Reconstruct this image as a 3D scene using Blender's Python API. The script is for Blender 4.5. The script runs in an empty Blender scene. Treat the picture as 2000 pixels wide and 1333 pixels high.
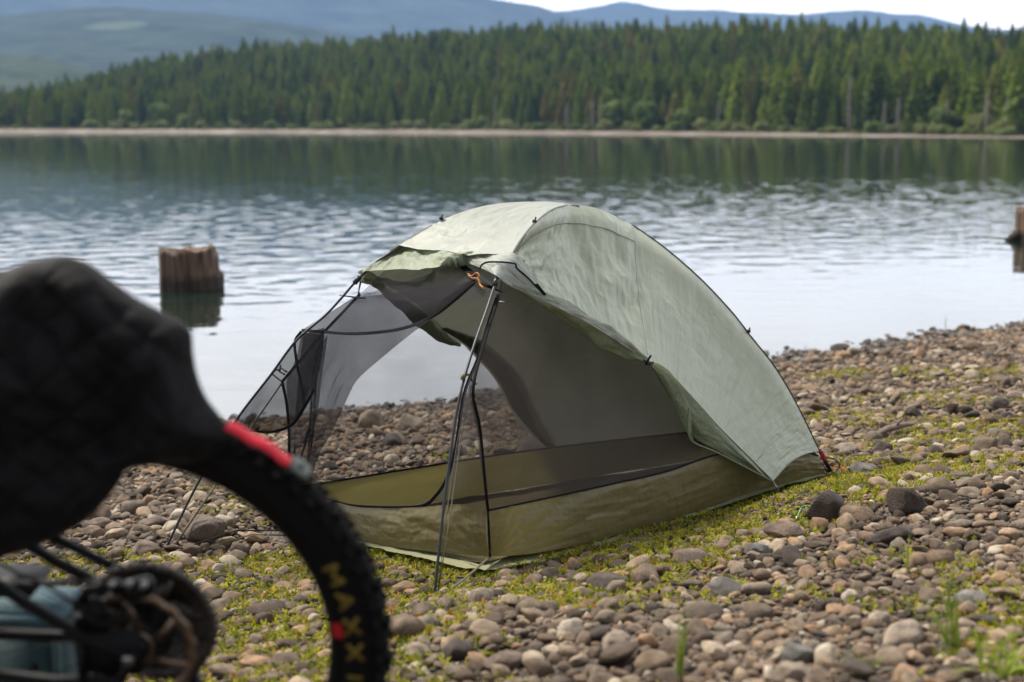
import bpy, math, random
import numpy as np
from mathutils import Vector, Matrix, noise as mnoise
random.seed(7); rng = np.random.default_rng(7)
sc = bpy.context.scene
col = sc.collection
R = math.radians

# ------------------------------------------------------------------ camera
FPX, HC = 2777.8, 1.4
TH = R(8.608)
cs, sn = math.cos(TH), math.sin(TH)
cam_d = bpy.data.cameras.new('camera'); cam = bpy.data.objects.new('camera', cam_d); col.objects.link(cam)
cam.location = (0, 0, HC); cam.rotation_euler = (R(90) - TH, 0, 0)
cam_d.lens = 50; cam_d.sensor_width = 36; cam_d.clip_end = 30000; cam_d.clip_start = .05
cam_d.dof.use_dof = True; cam_d.dof.focus_distance = 4.95; cam_d.dof.aperture_fstop = 2.6
sc.camera = cam
WZ = -.35                                                     # lake level

def ray(u, v):
    x = (u - 1000) / FPX; y = (666.5 - v) / FPX
    return np.array([x, cs + sn * y, -sn + cs * y])
CAM = np.array([0, 0, HC])
def at_y(u, v, Y):
    r = ray(u, v); return CAM + r * (Y / r[1])
def at_z(u, v, z):
    r = ray(u, v); return CAM + r * ((z - HC) / r[2])
def on_plane(u, v, P0, n):
    r = ray(u, v); n = np.asarray(n, float)
    return CAM + r * (np.dot(np.asarray(P0) - CAM, n) / np.dot(r, n))
def on_plan(u, v, A, B):                                      # vertical plane through plan points A, B
    d = np.array([B[0] - A[0], B[1] - A[1]])
    return on_plane(u, v, (A[0], A[1], 0), (-d[1], d[0], 0))

# shore frame: a = along the shore, d = inland distance from the waterline
SP = np.array([-1.58, 7.9]); SA = np.array([.783, .622]); SN = np.array([.622, -.783])
def shore_wiggle(a):
    return .10 * np.sin(a * 1.3 + .5) + .07 * np.sin(a * 3.1 + 1) + .16 * np.sin(a * .45 + 2)
def ad(x, y):
    rx, ry = x - SP[0], y - SP[1]
    a = rx * SA[0] + ry * SA[1]
    return a, rx * SN[0] + ry * SN[1] + shore_wiggle(a)
def gh(x, y):                                                 # ground height
    a, d = ad(np.asarray(x, float), np.asarray(y, float))
    z = np.where(d < 0, WZ + .13 * d, WZ + .097 * d)
    z = np.where(d > 3.6, z + (d - 3.6) * .078, z)
    z = np.where(d > 6.5, z - (d - 6.5) * .11, z)
    z = z + .012 * np.sin(x * 2.3 + 1) * np.cos(y * 1.9) + .008 * np.sin(x * 5.1 + y * 4.3)
    l = (x + .09) * .7354 + (y - 4.392) * .6776; ww = -(x + .09) * .6776 + (y - 4.392) * .7354     # pressed flat where the tent stands
    k = np.clip(np.minimum(np.minimum(l + .64, 1.98 - l), np.minimum(ww + .36, 1.25 - ww)) / .18, 0, 1)
    z = z * (1 - k) + (-.097 * ww - .020) * k
    return np.maximum(z, -3.0)
def ground_pt(u, v):
    z = 0.
    for _ in range(12):
        p = at_z(u, v, z); z = float(gh(p[0], p[1]))
    return at_z(u, v, z)

# ------------------------------------------------------------------ mesh helpers
def mesh(name, verts, faces, mats=None, smooth=True, uv=None, midx=None):
    me = bpy.data.meshes.new(name)
    verts = np.asarray(verts, dtype=np.float32)
    me.from_pydata([], [], []) if False else None
    if isinstance(faces, np.ndarray):
        n, k = faces.shape
        me.vertices.add(len(verts)); me.vertices.foreach_set('co', verts.ravel())
        me.loops.add(n * k); me.loops.foreach_set('vertex_index', faces.astype(np.int32).ravel())
        me.polygons.add(n); me.polygons.foreach_set('loop_start', np.arange(0, n * k, k, dtype=np.int32))
        me.polygons.foreach_set('loop_total', np.full(n, k, dtype=np.int32))
    else:
        me.from_pydata(verts.tolist(), [], faces)
    if smooth: me.polygons.foreach_set('use_smooth', [True] * len(me.polygons))
    if midx is not None: me.polygons.foreach_set('material_index', np.asarray(midx, dtype=np.int32))
    if uv is not None:
        l = me.uv_layers.new(name='UVMap'); vi = np.empty(len(me.loops), dtype=np.int32)
        me.loops.foreach_get('vertex_index', vi)
        l.data.foreach_set('uv', np.asarray(uv, dtype=np.float32)[vi].ravel())
    for m in (mats if isinstance(mats, (list, tuple)) else [mats]):
        if m: me.materials.append(m)
    me.update(); me.validate(); return me
def link(name, me, parent=None, loc=None):
    o = bpy.data.objects.new(name, me); col.objects.link(o)
    if parent: o.parent = parent
    if loc is not None: o.location = loc
    return o
def tag(o, label=None, cat=None, group=None, kind=None):
    if label: o['label'] = label
    if cat: o['category'] = cat
    if group: o['group'] = group
    if kind: o['kind'] = kind
    return o
def empty(name, loc=(0, 0, 0)):
    o = bpy.data.objects.new(name, None); col.objects.link(o); o.location = loc; o.empty_display_size = .1; return o

class MB:                                                     # collects geometry into one mesh
    def __init__(s): s.v = []; s.f = []; s.m = []; s.n = 0
    def add(s, v, f, mi=0):
        s.v += [tuple(map(float, p)) for p in v]; s.f += [tuple(int(i) + s.n for i in q) for q in f]
        s.m += [mi] * len(f); s.n += len(v); return s
    def tube(s, pts, r, n=8, caps=True, mi=0, flat=1., up=None):
        pts = [np.asarray(p, float) for p in pts]; k = len(pts)
        rr = r if hasattr(r, '__len__') else [r] * k
        V = []; prev = None
        for i, p in enumerate(pts):
            t = pts[min(i + 1, k - 1)] - pts[max(i - 1, 0)]; t = t / (np.linalg.norm(t) + 1e-12)
            if prev is None:
                a = np.array(up if up is not None else ([0, 0, 1] if abs(t[2]) < .9 else [1, 0, 0]), float)
            else: a = prev
            a = a - t * np.dot(a, t); a /= np.linalg.norm(a) + 1e-12; prev = a
            b = np.cross(t, a)
            for j in range(n):
                q = 2 * math.pi * j / n
                V.append(p + rr[i] * (math.cos(q) * a * flat + math.sin(q) * b))
        F = [(i * n + j, i * n + (j + 1) % n, (i + 1) * n + (j + 1) % n, (i + 1) * n + j) for i in range(k - 1) for j in range(n)]
        if caps: F += [tuple(range(n))[::-1], tuple((k - 1) * n + j for j in range(n))]
        return s.add(V, F, mi)
    def box(s, c, sz, M=None, mi=0, bev=0.):
        x, y, z = [q / 2 for q in sz]
        if bev <= 0:
            V = [(a * x, b * y, e * z) for a in (-1, 1) for b in (-1, 1) for e in (-1, 1)]
            F = [(0, 1, 3, 2), (4, 6, 7, 5), (0, 4, 5, 1), (2, 3, 7, 6), (0, 2, 6, 4), (1, 5, 7, 3)]
        else:
            import bmesh
            bm = bmesh.new(); bmesh.ops.create_cube(bm, size=1)
            for v in bm.verts: v.co = (v.co.x * sz[0], v.co.y * sz[1], v.co.z * sz[2])
            bmesh.ops.bevel(bm, geom=bm.edges[:], offset=bev, segments=3, affect='EDGES')
            bm.verts.index_update()
            V = [tuple(v.co) for v in bm.verts]; F = [tuple(v.index for v in f.verts) for f in bm.faces]; bm.free()
        V = np.array(V)
        if M is not None: V = V @ np.array(M).T
        return s.add(V + np.asarray(c, float), F, mi)
    def rev(s, prof, n=48, mi=0, closed=True, axis='y', c=(0, 0, 0)):  # profile of (radius, offset) about the axis
        V = []; k = len(prof)
        for i in range(n):
            q = 2 * math.pi * i / n
            for (r_, o_) in prof:
                if axis == 'y': V.append((c[0] + r_ * math.cos(q), c[1] + o_, c[2] + r_ * math.sin(q)))
                else: V.append((c[0] + r_ * math.cos(q), c[1] + r_ * math.sin(q), c[2] + o_))
        F = []
        for i in range(n):
            for j in range(k if closed else k - 1):
                a, b = i * k + j, i * k + (j + 1) % k; e, d = ((i + 1) % n) * k + j, ((i + 1) % n) * k + (j + 1) % k
                F.append((a, b, d, e))
        return s.add(V, F, mi)
    def build(s, name, mats, parent=None, smooth=True, loc=None):
        me = mesh(name, s.v, s.f, mats, smooth, midx=s.m)
        return link(name, me, parent, loc)

def spline(pts, n):                                           # Catmull-Rom through the points, evenly spaced by arc length
    P = np.array(pts, float)
    if len(P) == 2: return P[0] + (P[1] - P[0]) * np.linspace(0, 1, n)[:, None]
    E = np.vstack([2 * P[0] - P[1], P, 2 * P[-1] - P[-2]]); out = []
    for i in range(1, len(E) - 2):
        t = np.linspace(0, 1, 24, endpoint=False)[:, None]
        a, b, c_, d = E[i - 1], E[i], E[i + 1], E[i + 2]
        out.append(.5 * ((2 * b) + (-a + c_) * t + (2 * a - 5 * b + 4 * c_ - d) * t ** 2 + (-a + 3 * b - 3 * c_ + d) * t ** 3))
    out = np.vstack(out + [P[-1:]])
    L = np.r_[0, np.cumsum(np.linalg.norm(np.diff(out, axis=0), axis=1))]
    t = np.linspace(0, L[-1], n)
    return np.stack([np.interp(t, L, out[:, k]) for k in range(out.shape[1])], 1)
def grid_mesh(name, G, mats, uv=True, uvs=(1, 1)):            # G: (n, m, 3) points
    n, m = G.shape[:2]
    i, j = np.meshgrid(np.arange(n - 1), np.arange(m - 1), indexing='ij')
    a = (i * m + j).ravel(); F = np.stack([a, a + m, a + m + 1, a + 1], 1)
    U, W = np.meshgrid(np.linspace(0, uvs[0], n), np.linspace(0, uvs[1], m), indexing='ij')
    return mesh(name, G.reshape(-1, 3), F, mats, uv=np.stack([U.ravel(), W.ravel()], 1))
def grid_normals(G):
    du = np.gradient(G, axis=0); dv = np.gradient(G, axis=1)
    n = np.cross(du, dv); return n / (np.linalg.norm(n, axis=-1, keepdims=True) + 1e-9)
def fbm(P, scale, octv=3, seed=0):
    P = np.asarray(P, float).reshape(-1, P.shape[-1])
    return np.array([mnoise.fractal(Vector((p[0] * scale[0] + seed, p[1] * scale[1], (p[2] if len(p) > 2 else 0) * scale[2])), .9, 2.1, octv) for p in P])

# ------------------------------------------------------------------ material helpers
def mat(name):
    m = bpy.data.materials.new(name); m.use_nodes = True; nt = m.node_tree; nt.nodes.clear()
    return m, nt, nt.nodes.new('ShaderNodeOutputMaterial')
def N(nt, t, **k):
    n = nt.nodes.new(t)
    for a, b in k.items():
        if hasattr(n, a) and a not in n.inputs: setattr(n, a, b)
        else: n.inputs[a].default_value = b
    return n
def ramp(nt, stops, interp='LINEAR'):
    n = nt.nodes.new('ShaderNodeValToRGB'); e = n.color_ramp.elements; n.color_ramp.interpolation = interp
    while len(e) > 1: e.remove(e[-1])
    e[0].position = stops[0][0]; e[0].color = (*stops[0][1], 1)
    for p, c in stops[1:]:
        x = e.new(p); x.color = (*c, 1)
    return n
def simple(name, c, rough=.5, metal=0., spec=.5, bump=None, coat=0.):
    m, nt, out = mat(name); L = nt.links.new
    p = N(nt, 'ShaderNodeBsdfPrincipled'); p.inputs['Base Color'].default_value = (*c, 1)
    p.inputs['Roughness'].default_value = rough; p.inputs['Metallic'].default_value = metal
    p.inputs['Specular IOR Level'].default_value = spec; p.inputs['Coat Weight'].default_value = coat
    tc = N(nt, 'ShaderNodeTexCoord')
    nz = N(nt, 'ShaderNodeTexNoise'); nz.inputs['Scale'].default_value = (bump or (40, .001))[0]; nz.inputs['Detail'].default_value = 4
    L(tc.outputs['Object'], nz.inputs['Vector'])
    bp = N(nt, 'ShaderNodeBump'); bp.inputs['Distance'].default_value = (bump or (40, .001))[1]; bp.inputs['Strength'].default_value = .6
    L(nz.outputs['Fac'], bp.inputs['Height']); L(bp.outputs['Normal'], p.inputs['Normal'])
    hs = N(nt, 'ShaderNodeMix', data_type='RGBA', blend_type='MULTIPLY'); hs.inputs[0].default_value = .35
    hs.inputs[6].default_value = (*c, 1); L(nz.outputs['Fac'], hs.inputs[7])
    mr = N(nt, 'ShaderNodeMapRange'); mr.inputs[1].default_value = .3; mr.inputs[2].default_value = .7; mr.inputs[3].default_value = .6; mr.inputs[4].default_value = 1.3
    L(nz.outputs['Fac'], mr.inputs[0]); L(mr.outputs[0], hs.inputs[7])
    L(hs.outputs[2], p.inputs['Base Color'])
    L(p.outputs[0], out.inputs[0]); return m
# ================================================================== world, light, haze
SUN_EL, SUN_AZ = R(52), R(-52)       # azimuth from +Y towards +X (the sun stands ahead and to the left)
w = bpy.data.worlds.new('World'); sc.world = w; w.use_nodes = True
nt = w.node_tree; nt.nodes.clear(); L = nt.links.new
out = N(nt, 'ShaderNodeOutputWorld')
sky = N(nt, 'ShaderNodeTexSky', sky_type='NISHITA', sun_disc=False)
sky.sun_elevation = SUN_EL; sky.sun_rotation = SUN_AZ; sky.air_density = 1.0; sky.dust_density = 2.0
bg1 = N(nt, 'ShaderNodeBackground'); bg1.inputs[1].default_value = .12; L(sky.outputs[0], bg1.inputs[0])
tc = N(nt, 'ShaderNodeTexCoord'); sp = N(nt, 'ShaderNodeSeparateXYZ'); L(tc.outputs['Generated'], sp.inputs[0])
# cloud deck: brighter low over the lake (ahead), duller overhead and behind
up_r = ramp(nt, [(0, (1.0, .985, .97)), (.08, (.86, .85, .85)), (.16, (.70, .685, .685)), (.28, (.68, .665, .66)), (.42, (.54, .54, .54)), (.65, (.33, .335, .345)), (1, (.29, .295, .31))])
L(sp.outputs['Z'], up_r.inputs[0])
ah = N(nt, 'ShaderNodeMapRange'); ah.inputs[1].default_value = -.6; ah.inputs[2].default_value = .9; ah.inputs[3].default_value = .26; ah.inputs[4].default_value = 1.0
L(sp.outputs['Y'], ah.inputs[0])
mp = N(nt, 'ShaderNodeMapping'); mp.inputs['Scale'].default_value = (2.2, 2.2, 7.0); L(tc.outputs['Generated'], mp.inputs[0])
cn = N(nt, 'ShaderNodeTexNoise'); cn.inputs['Scale'].default_value = 1.6; cn.inputs['Detail'].default_value = 6; L(mp.outputs[0], cn.inputs[0])
cv = N(nt, 'ShaderNodeMapRange'); cv.inputs[1].default_value = .3; cv.inputs[2].default_value = .7; cv.inputs[3].default_value = .82; cv.inputs[4].default_value = 1.12
L(cn.outputs['Fac'], cv.inputs[0])
m1 = N(nt, 'ShaderNodeMath', operation='MULTIPLY'); L(ah.outputs[0], m1.inputs[0]); L(cv.outputs[0], m1.inputs[1])
m2 = N(nt, 'ShaderNodeMath', operation='MULTIPLY'); L(m1.outputs[0], m2.inputs[0]); m2.inputs[1].default_value = 3.0
bg2 = N(nt, 'ShaderNodeBackground'); L(up_r.outputs[0], bg2.inputs[0]); L(m2.outputs[0], bg2.inputs[1])
mx = N(nt, 'ShaderNodeMixShader'); mx.inputs[0].default_value = .90
L(bg1.outputs[0], mx.inputs[1]); L(bg2.outputs[0], mx.inputs[2]); L(mx.outputs[0], out.inputs[0])

sd = bpy.data.lights.new('sun', 'SUN'); sd.energy = 3.3; sd.angle = R(9); sd.color = (1, .93, .80)
so = bpy.data.objects.new('sun', sd); col.objects.link(so)
sdir = Vector((math.sin(SUN_AZ) * math.cos(SUN_EL), math.cos(SUN_AZ) * math.cos(SUN_EL), math.sin(SUN_EL)))
so.rotation_euler = sdir.to_track_quat('Z', 'Y').to_euler(); so.location = (0, 0, 30)

sc.view_settings.view_transform = 'Standard'; sc.view_settings.look = 'None'; sc.view_settings.gamma = 1; sc.view_settings.exposure = .90
sc.cycles.use_denoising = True; sc.cycles.max_bounces = 8; sc.cycles.transparent_max_bounces = 16; sc.cycles.volume_bounces = 0
sc.cycles.use_adaptive_sampling = True; sc.cycles.adaptive_threshold = .015
sc.cycles.diffuse_bounces = 3; sc.cycles.glossy_bounces = 3
sc.cycles.caustics_reflective = False; sc.cycles.caustics_refractive = False

m, nt, out = mat('haze_air'); L = nt.links.new
pv = N(nt, 'ShaderNodeVolumePrincipled'); pv.inputs['Color'].default_value = (.26, .43, .74, 1)
pv.inputs['Density'].default_value = 2.0e-4; pv.inputs['Anisotropy'].default_value = 0.
L(pv.outputs[0], out.inputs['Volume'])
b = MB(); b.box((0, 2650, 276.5), (9000, 7300, 561)); hz = b.build('haze', [m], smooth=False)
tag(hz, 'pale blue haze filling the air between the shore and the mountains', 'haze', kind='stuff')

# ================================================================== ground
def near_ground_mat():
    m, nt, out = mat('shore_gravel'); L = nt.links.new
    tc = N(nt, 'ShaderNodeTexCoord'); P = N(nt, 'ShaderNodeBsdfPrincipled'); P.inputs['Roughness'].default_value = .85
    v = N(nt, 'ShaderNodeTexVoronoi'); v.inputs['Scale'].default_value = 75; L(tc.outputs['Object'], v.inputs['Vector'])
    r1 = ramp(nt, [(0, (.05, .035, .026)), (.35, (.13, .09, .07)), (.7, (.20, .15, .12)), (1, (.28, .22, .18))])
    sepc = N(nt, 'ShaderNodeSeparateColor'); L(v.outputs['Color'], sepc.inputs[0]); L(sepc.outputs[0], r1.inputs[0])
    nz = N(nt, 'ShaderNodeTexNoise'); nz.inputs['Scale'].default_value = 3; nz.inputs['Detail'].default_value = 6; L(tc.outputs['Object'], nz.inputs['Vector'])
    r2 = ramp(nt, [(.35, (.25, .25, .25)), (.65, (.75, .72, .68))]); L(nz.outputs['Fac'], r2.inputs[0])
    mx = N(nt, 'ShaderNodeMix', data_type='RGBA', blend_type='MULTIPLY'); mx.inputs[0].default_value = 1
    L(r1.outputs[0], mx.inputs[6]); L(r2.outputs[0], mx.inputs[7]); L(mx.outputs[2], P.inputs['Base Color'])
    mu = N(nt, 'ShaderNodeMath', operation='MULTIPLY'); mu.inputs[1].default_value = -1; L(v.outputs['Distance'], mu.inputs[0])
    bp = N(nt, 'ShaderNodeBump'); bp.inputs['Distance'].default_value = .01; bp.inputs['Strength'].default_value = 1
    L(mu.outputs[0], bp.inputs['Height']); L(bp.outputs[0], P.inputs['Normal']); L(P.outputs[0], out.inputs[0]); return m
def axis(lo, hi, fine_lo, fine_hi, step):
    a = list(np.arange(fine_lo, fine_hi, step)); s = step
    x = fine_hi
    while x < hi: a.append(x); s *= 1.35; x += s
    a.append(hi); s = step; x = fine_lo - s
    while x > lo: a.insert(0, x); s *= 1.35; x -= s
    a.insert(0, lo); return np.array(a)
aa = axis(-260, 260, -6, 10, .09); dd = axis(-26, 260, -1.5, 8.5, .09)
A, D = np.meshgrid(aa, dd, indexing='ij')
X = SP[0] + A * SA[0] + D * SN[0]; Y = SP[1] + A * SA[1] + D * SN[1]
Z = gh(X, Y); G = np.stack([X, Y, Z], -1)
g = link('ground', grid_mesh('ground', G, near_ground_mat())); tag(g, kind='structure')

# ================================================================== lake
def lake_mat():
    m, nt, out = mat('lake_water'); L = nt.links.new
    P = N(nt, 'ShaderNodeBsdfPrincipled'); P.inputs['Base Color'].default_value = (.010, .019, .014, 1)
    P.inputs['Roughness'].default_value = .045; P.inputs['IOR'].default_value = 1.36
    tc = N(nt, 'ShaderNodeTexCoord')
    def nz(scale, det, stretch, rot=0, dist=.3):
        mp = N(nt, 'ShaderNodeMapping'); mp.inputs['Scale'].default_value = stretch; mp.inputs['Rotation'].default_value = (0, 0, rot)
        L(tc.outputs['Object'], mp.inputs[0]); n = N(nt, 'ShaderNodeTexNoise'); n.inputs['Scale'].default_value = scale
        n.inputs['Detail'].default_value = det; n.inputs['Distortion'].default_value = dist; n.inputs['Roughness'].default_value = .45; L(mp.outputs[0], n.inputs['Vector']); return n
    n1 = nz(3.6, 1.5, (.8, 1.1, 1), R(8)); n2 = nz(1.5, 1, (.7, 1.2, 1), R(-15)); n3 = nz(8, 1, (.8, 1.1, 1), R(20))
    a1 = N(nt, 'ShaderNodeMath', operation='MULTIPLY'); a1.inputs[1].default_value = 1.5; L(n2.outputs['Fac'], a1.inputs[0])
    a2 = N(nt, 'ShaderNodeMath', operation='ADD'); L(n1.outputs['Fac'], a2.inputs[0]); L(a1.outputs[0], a2.inputs[1])
    a3 = N(nt, 'ShaderNodeMath', operation='MULTIPLY'); a3.inputs[1].default_value = .25; L(n3.outputs['Fac'], a3.inputs[0])
    a4 = N(nt, 'ShaderNodeMath', operation='ADD'); L(a2.outputs[0], a4.inputs[0]); L(a3.outputs[0], a4.inputs[1])
    # calm close to the shore: amplitude grows with distance from the waterline (object X,Y)
    dp = N(nt, 'ShaderNodeVectorMath', operation='DOT_PRODUCT'); L(tc.outputs['Object'], dp.inputs[0]); dp.inputs[1].default_value = (-SN[0], -SN[1], 0)
    c0 = float(-(SP[0] * -SN[0] + SP[1] * -SN[1]))
    mr = N(nt, 'ShaderNodeMapRange', interpolation_type='SMOOTHSTEP'); mr.inputs[1].default_value = .5 - c0; mr.inputs[2].default_value = 11 - c0
    mr.inputs[3].default_value = .3; mr.inputs[4].default_value = 1.0; L(dp.outputs['Value'], mr.inputs[0])
    big = nz(.045, 2, (.5, 1.4, 1), 0, 1.0)                    # cat's-paws: calmer and rougher water
    br = N(nt, 'ShaderNodeMapRange'); br.inputs[1].default_value = .35; br.inputs[2].default_value = .65; br.inputs[3].default_value = .6; br.inputs[4].default_value = 1.35; L(big.outputs['Fac'], br.inputs[0])
    fr_ = N(nt, 'ShaderNodeMapRange', interpolation_type='SMOOTHSTEP'); fr_.inputs[1].default_value = 22 - c0; fr_.inputs[2].default_value = 120 - c0; fr_.inputs[3].default_value = 1; fr_.inputs[4].default_value = .13; L(dp.outputs['Value'], fr_.inputs[0])   # calmer in the lee of the far woods
    mq = N(nt, 'ShaderNodeMath', operation='MULTIPLY'); L(mr.outputs[0], mq.inputs[0]); L(fr_.outputs[0], mq.inputs[1]); mr = mq
    am = N(nt, 'ShaderNodeMath', operation='MULTIPLY'); L(mr.outputs[0], am.inputs[0]); L(br.outputs[0], am.inputs[1])
    hm = N(nt, 'ShaderNodeMath', operation='MULTIPLY'); L(a4.outputs[0], hm.inputs[0]); L(am.outputs[0], hm.inputs[1])
    bp = N(nt, 'ShaderNodeBump'); bp.inputs['Distance'].default_value = WAVE; bp.inputs['Strength'].default_value = 1
    L(hm.outputs[0], bp.inputs['Height']); L(bp.outputs[0], P.inputs['Normal']); L(P.outputs[0], out.inputs[0]); return m
WAVE = .0034; SLOPE = .030
an = np.r_[np.linspace(-math.pi, -.56, 24)[:-1], np.linspace(-.56, .56, 640), np.linspace(.56, math.pi, 24)[1:]]
rd = np.r_[np.geomspace(5.5, 150, 860), np.geomspace(160, 10500, 40)]
AN, RD = np.meshgrid(an, rd, indexing='ij'); LXg = np.sin(AN) * RD; LYg = np.cos(AN) * RD
wr = np.random.default_rng(5); H = np.zeros_like(LXg)
inn_ = (np.abs(AN) < .57) & (RD < 151); xs, ys = LXg[inn_], LYg[inn_]; hh = np.zeros_like(xs)
for k in range(90):                                           # small wind ripples: a sum of travelling wave trains
    lam = .17 * (1.25 / .17) ** wr.random(); th = R(-80) + wr.normal(0, .85); amp = SLOPE / math.sqrt(45) * lam / 6.283 * (1.3 if .25 < lam < .7 else .75)
    ph = 6.283 * wr.random(); kx, ky = math.cos(th) * 6.283 / lam, math.sin(th) * 6.283 / lam
    hh += amp * np.sin(kx * xs + ky * ys + ph + 1.6 * np.sin(xs * .43 + k) * np.cos(ys * .31 + 2 * k))
_, dsh = ad(xs, ys); dsh = -dsh; sm = lambda a, b, x: (lambda t: t * t * (3 - 2 * t))(np.clip((x - a) / (b - a), 0, 1))
patchy = .92 + .16 * np.sin(xs * .16 + 1.3 * np.sin(ys * .11)) * np.sin(ys * .19 + 1) + .10 * np.sin(xs * .5 + ys * .33)
env_ = (.17 + .83 * sm(1.0, 11, dsh)) * (1 - .86 * sm(9, 62, dsh)) * (1 - sm(130, 150, np.hypot(xs, ys))) * patchy
H[inn_] = hh * env_
lake = link('lake', grid_mesh('lake', np.stack([LXg, LYg, WZ + H], -1), lake_mat())); tag(lake, kind='structure')

# ================================================================== far shore and forest
def shoreD(a): return np.interp(a, [-.9, -.36, -.18, 0, .18, .36, .9], [380, 374, 372, 324, 256, 194, 150])
def beachH(a): return np.interp(a, [-.9, -.36, 0, .18, .36, .9], [.95, .9, .75, .45, .15, .15])
def ridgeH(a):
    u = 1000 + FPX * a
    return np.interp(u, [-1500, -300, 0, 150, 300, 500, 1000, 1500, 2000, 2500, 3500], [1, 1, 3.5, 10, 18.5, 23.5, 26.5, 22.5, 15.5, 12, 12])
def far_h(a, q):
    s = np.clip(q / 26, 0, 1); h = WZ - .05 + (beachH(a) + .05) * (s * s * (3 - 2 * s)) ** .8
    t = np.clip((q - 28) / 190, 0, 1); h = h + (ridgeH(a) - beachH(a)) * (t * t * (3 - 2 * t))
    k = np.clip((q - 240) / 400, 0, 1); return h - k * 12
def terr_mat(name, c1, c2, sc_=.05, patch=None):
    m, nt, out = mat(name); L = nt.links.new; P = N(nt, 'ShaderNodeBsdfPrincipled'); P.inputs['Roughness'].default_value = .95; P.inputs['Specular IOR Level'].default_value = .1
    tc = N(nt, 'ShaderNodeTexCoord'); nz = N(nt, 'ShaderNodeTexNoise'); nz.inputs['Scale'].default_value = sc_; nz.inputs['Detail'].default_value = 8; nz.inputs['Roughness'].default_value = .65
    L(tc.outputs['Object'], nz.inputs['Vector']); r = ramp(nt, [(.36, c1), (.64, c2)]); L(nz.outputs['Fac'], r.inputs[0])
    src = r.outputs[0]
    if patch:                                                  # a logged clearing: centre, half sizes, colour
        (cx, cy), (hx, hy), pc = patch
        mp = N(nt, 'ShaderNodeMapping'); mp.vector_type = 'POINT'; mp.inputs['Location'].default_value = (-cx / hx, 0, -cy / hy); mp.inputs['Scale'].default_value = (1 / hx, 0, 1 / hy)
        L(tc.outputs['Object'], mp.inputs[0]); ln = N(nt, 'ShaderNodeVectorMath', operation='LENGTH'); L(mp.outputs[0], ln.inputs[0])
        ad_ = N(nt, 'ShaderNodeMath', operation='ADD'); L(ln.outputs['Value'], ad_.inputs[0]); L(nz.outputs['Fac'], ad_.inputs[1])
        mr = N(nt, 'ShaderNodeMapRange'); mr.inputs[1].default_value = 1.3; mr.inputs[2].default_value = 1.6; mr.inputs[3].default_value = 1; mr.inputs[4].default_value = 0; L(ad_.outputs[0], mr.inputs[0])
        mx = N(nt, 'ShaderNodeMix', data_type='RGBA'); L(mr.outputs[0], mx.inputs[0]); L(src, mx.inputs[6]); mx.inputs[7].default_value = (*pc, 1); src = mx.outputs[2]
    L(src, P.inputs['Base Color']); L(P.outputs[0], out.inputs[0]); return m
av = np.linspace(-1.1, 1.1, 240); qv = np.r_[-3, np.linspace(0, 34, 12), np.linspace(40, 240, 24), np.linspace(280, 700, 8)]
Aq, Qq = np.meshgrid(av, qv, indexing='ij'); Rr = shoreD(Aq) + Qq
Zt = np.where(Qq < 0, WZ - .5, far_h(Aq, np.maximum(Qq, 0)))
wob = np.sin(Aq * 60) * .5 + np.sin(Aq * 143 + 1) * .35
Yt = Rr + np.where(Qq < 30, wob * 2, 0)
def beach_mat():
    m, nt, out = mat('far_beach'); L = nt.links.new; P = N(nt, 'ShaderNodeBsdfPrincipled'); P.inputs['Roughness'].default_value = .95
    tc = N(nt, 'ShaderNodeTexCoord'); nz = N(nt, 'ShaderNodeTexNoise'); nz.inputs['Scale'].default_value = .11; nz.inputs['Detail'].default_value = 9; nz.inputs['Roughness'].default_value = .7
    L(tc.outputs['Object'], nz.inputs['Vector'])
    r = ramp(nt, [(.33, (.055, .065, .025)), (.42, (.11, .085, .055)), (.52, (.16, .125, .095)), (.62, (.28, .245, .205))]); L(nz.outputs['Fac'], r.inputs[0])
    sp = N(nt, 'ShaderNodeSeparateXYZ'); L(tc.outputs['Object'], sp.inputs[0])
    mr = N(nt, 'ShaderNodeMapRange'); mr.inputs[1].default_value = .6; mr.inputs[2].default_value = 1.5; L(sp.outputs['Z'], mr.inputs[0])
    mx = N(nt, 'ShaderNodeMix', data_type='RGBA'); L(mr.outputs[0], mx.inputs[0]); L(r.outputs[0], mx.inputs[6]); mx.inputs[7].default_value = (.035, .05, .018, 1)
    L(mx.outputs[2], P.inputs['Base Color']); L(P.outputs[0], out.inputs[0]); return m
fs = link('far_shore', grid_mesh('far_shore', np.stack([Aq * Yt, Yt, Zt], -1), beach_mat())); tag(fs, kind='structure')

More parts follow.
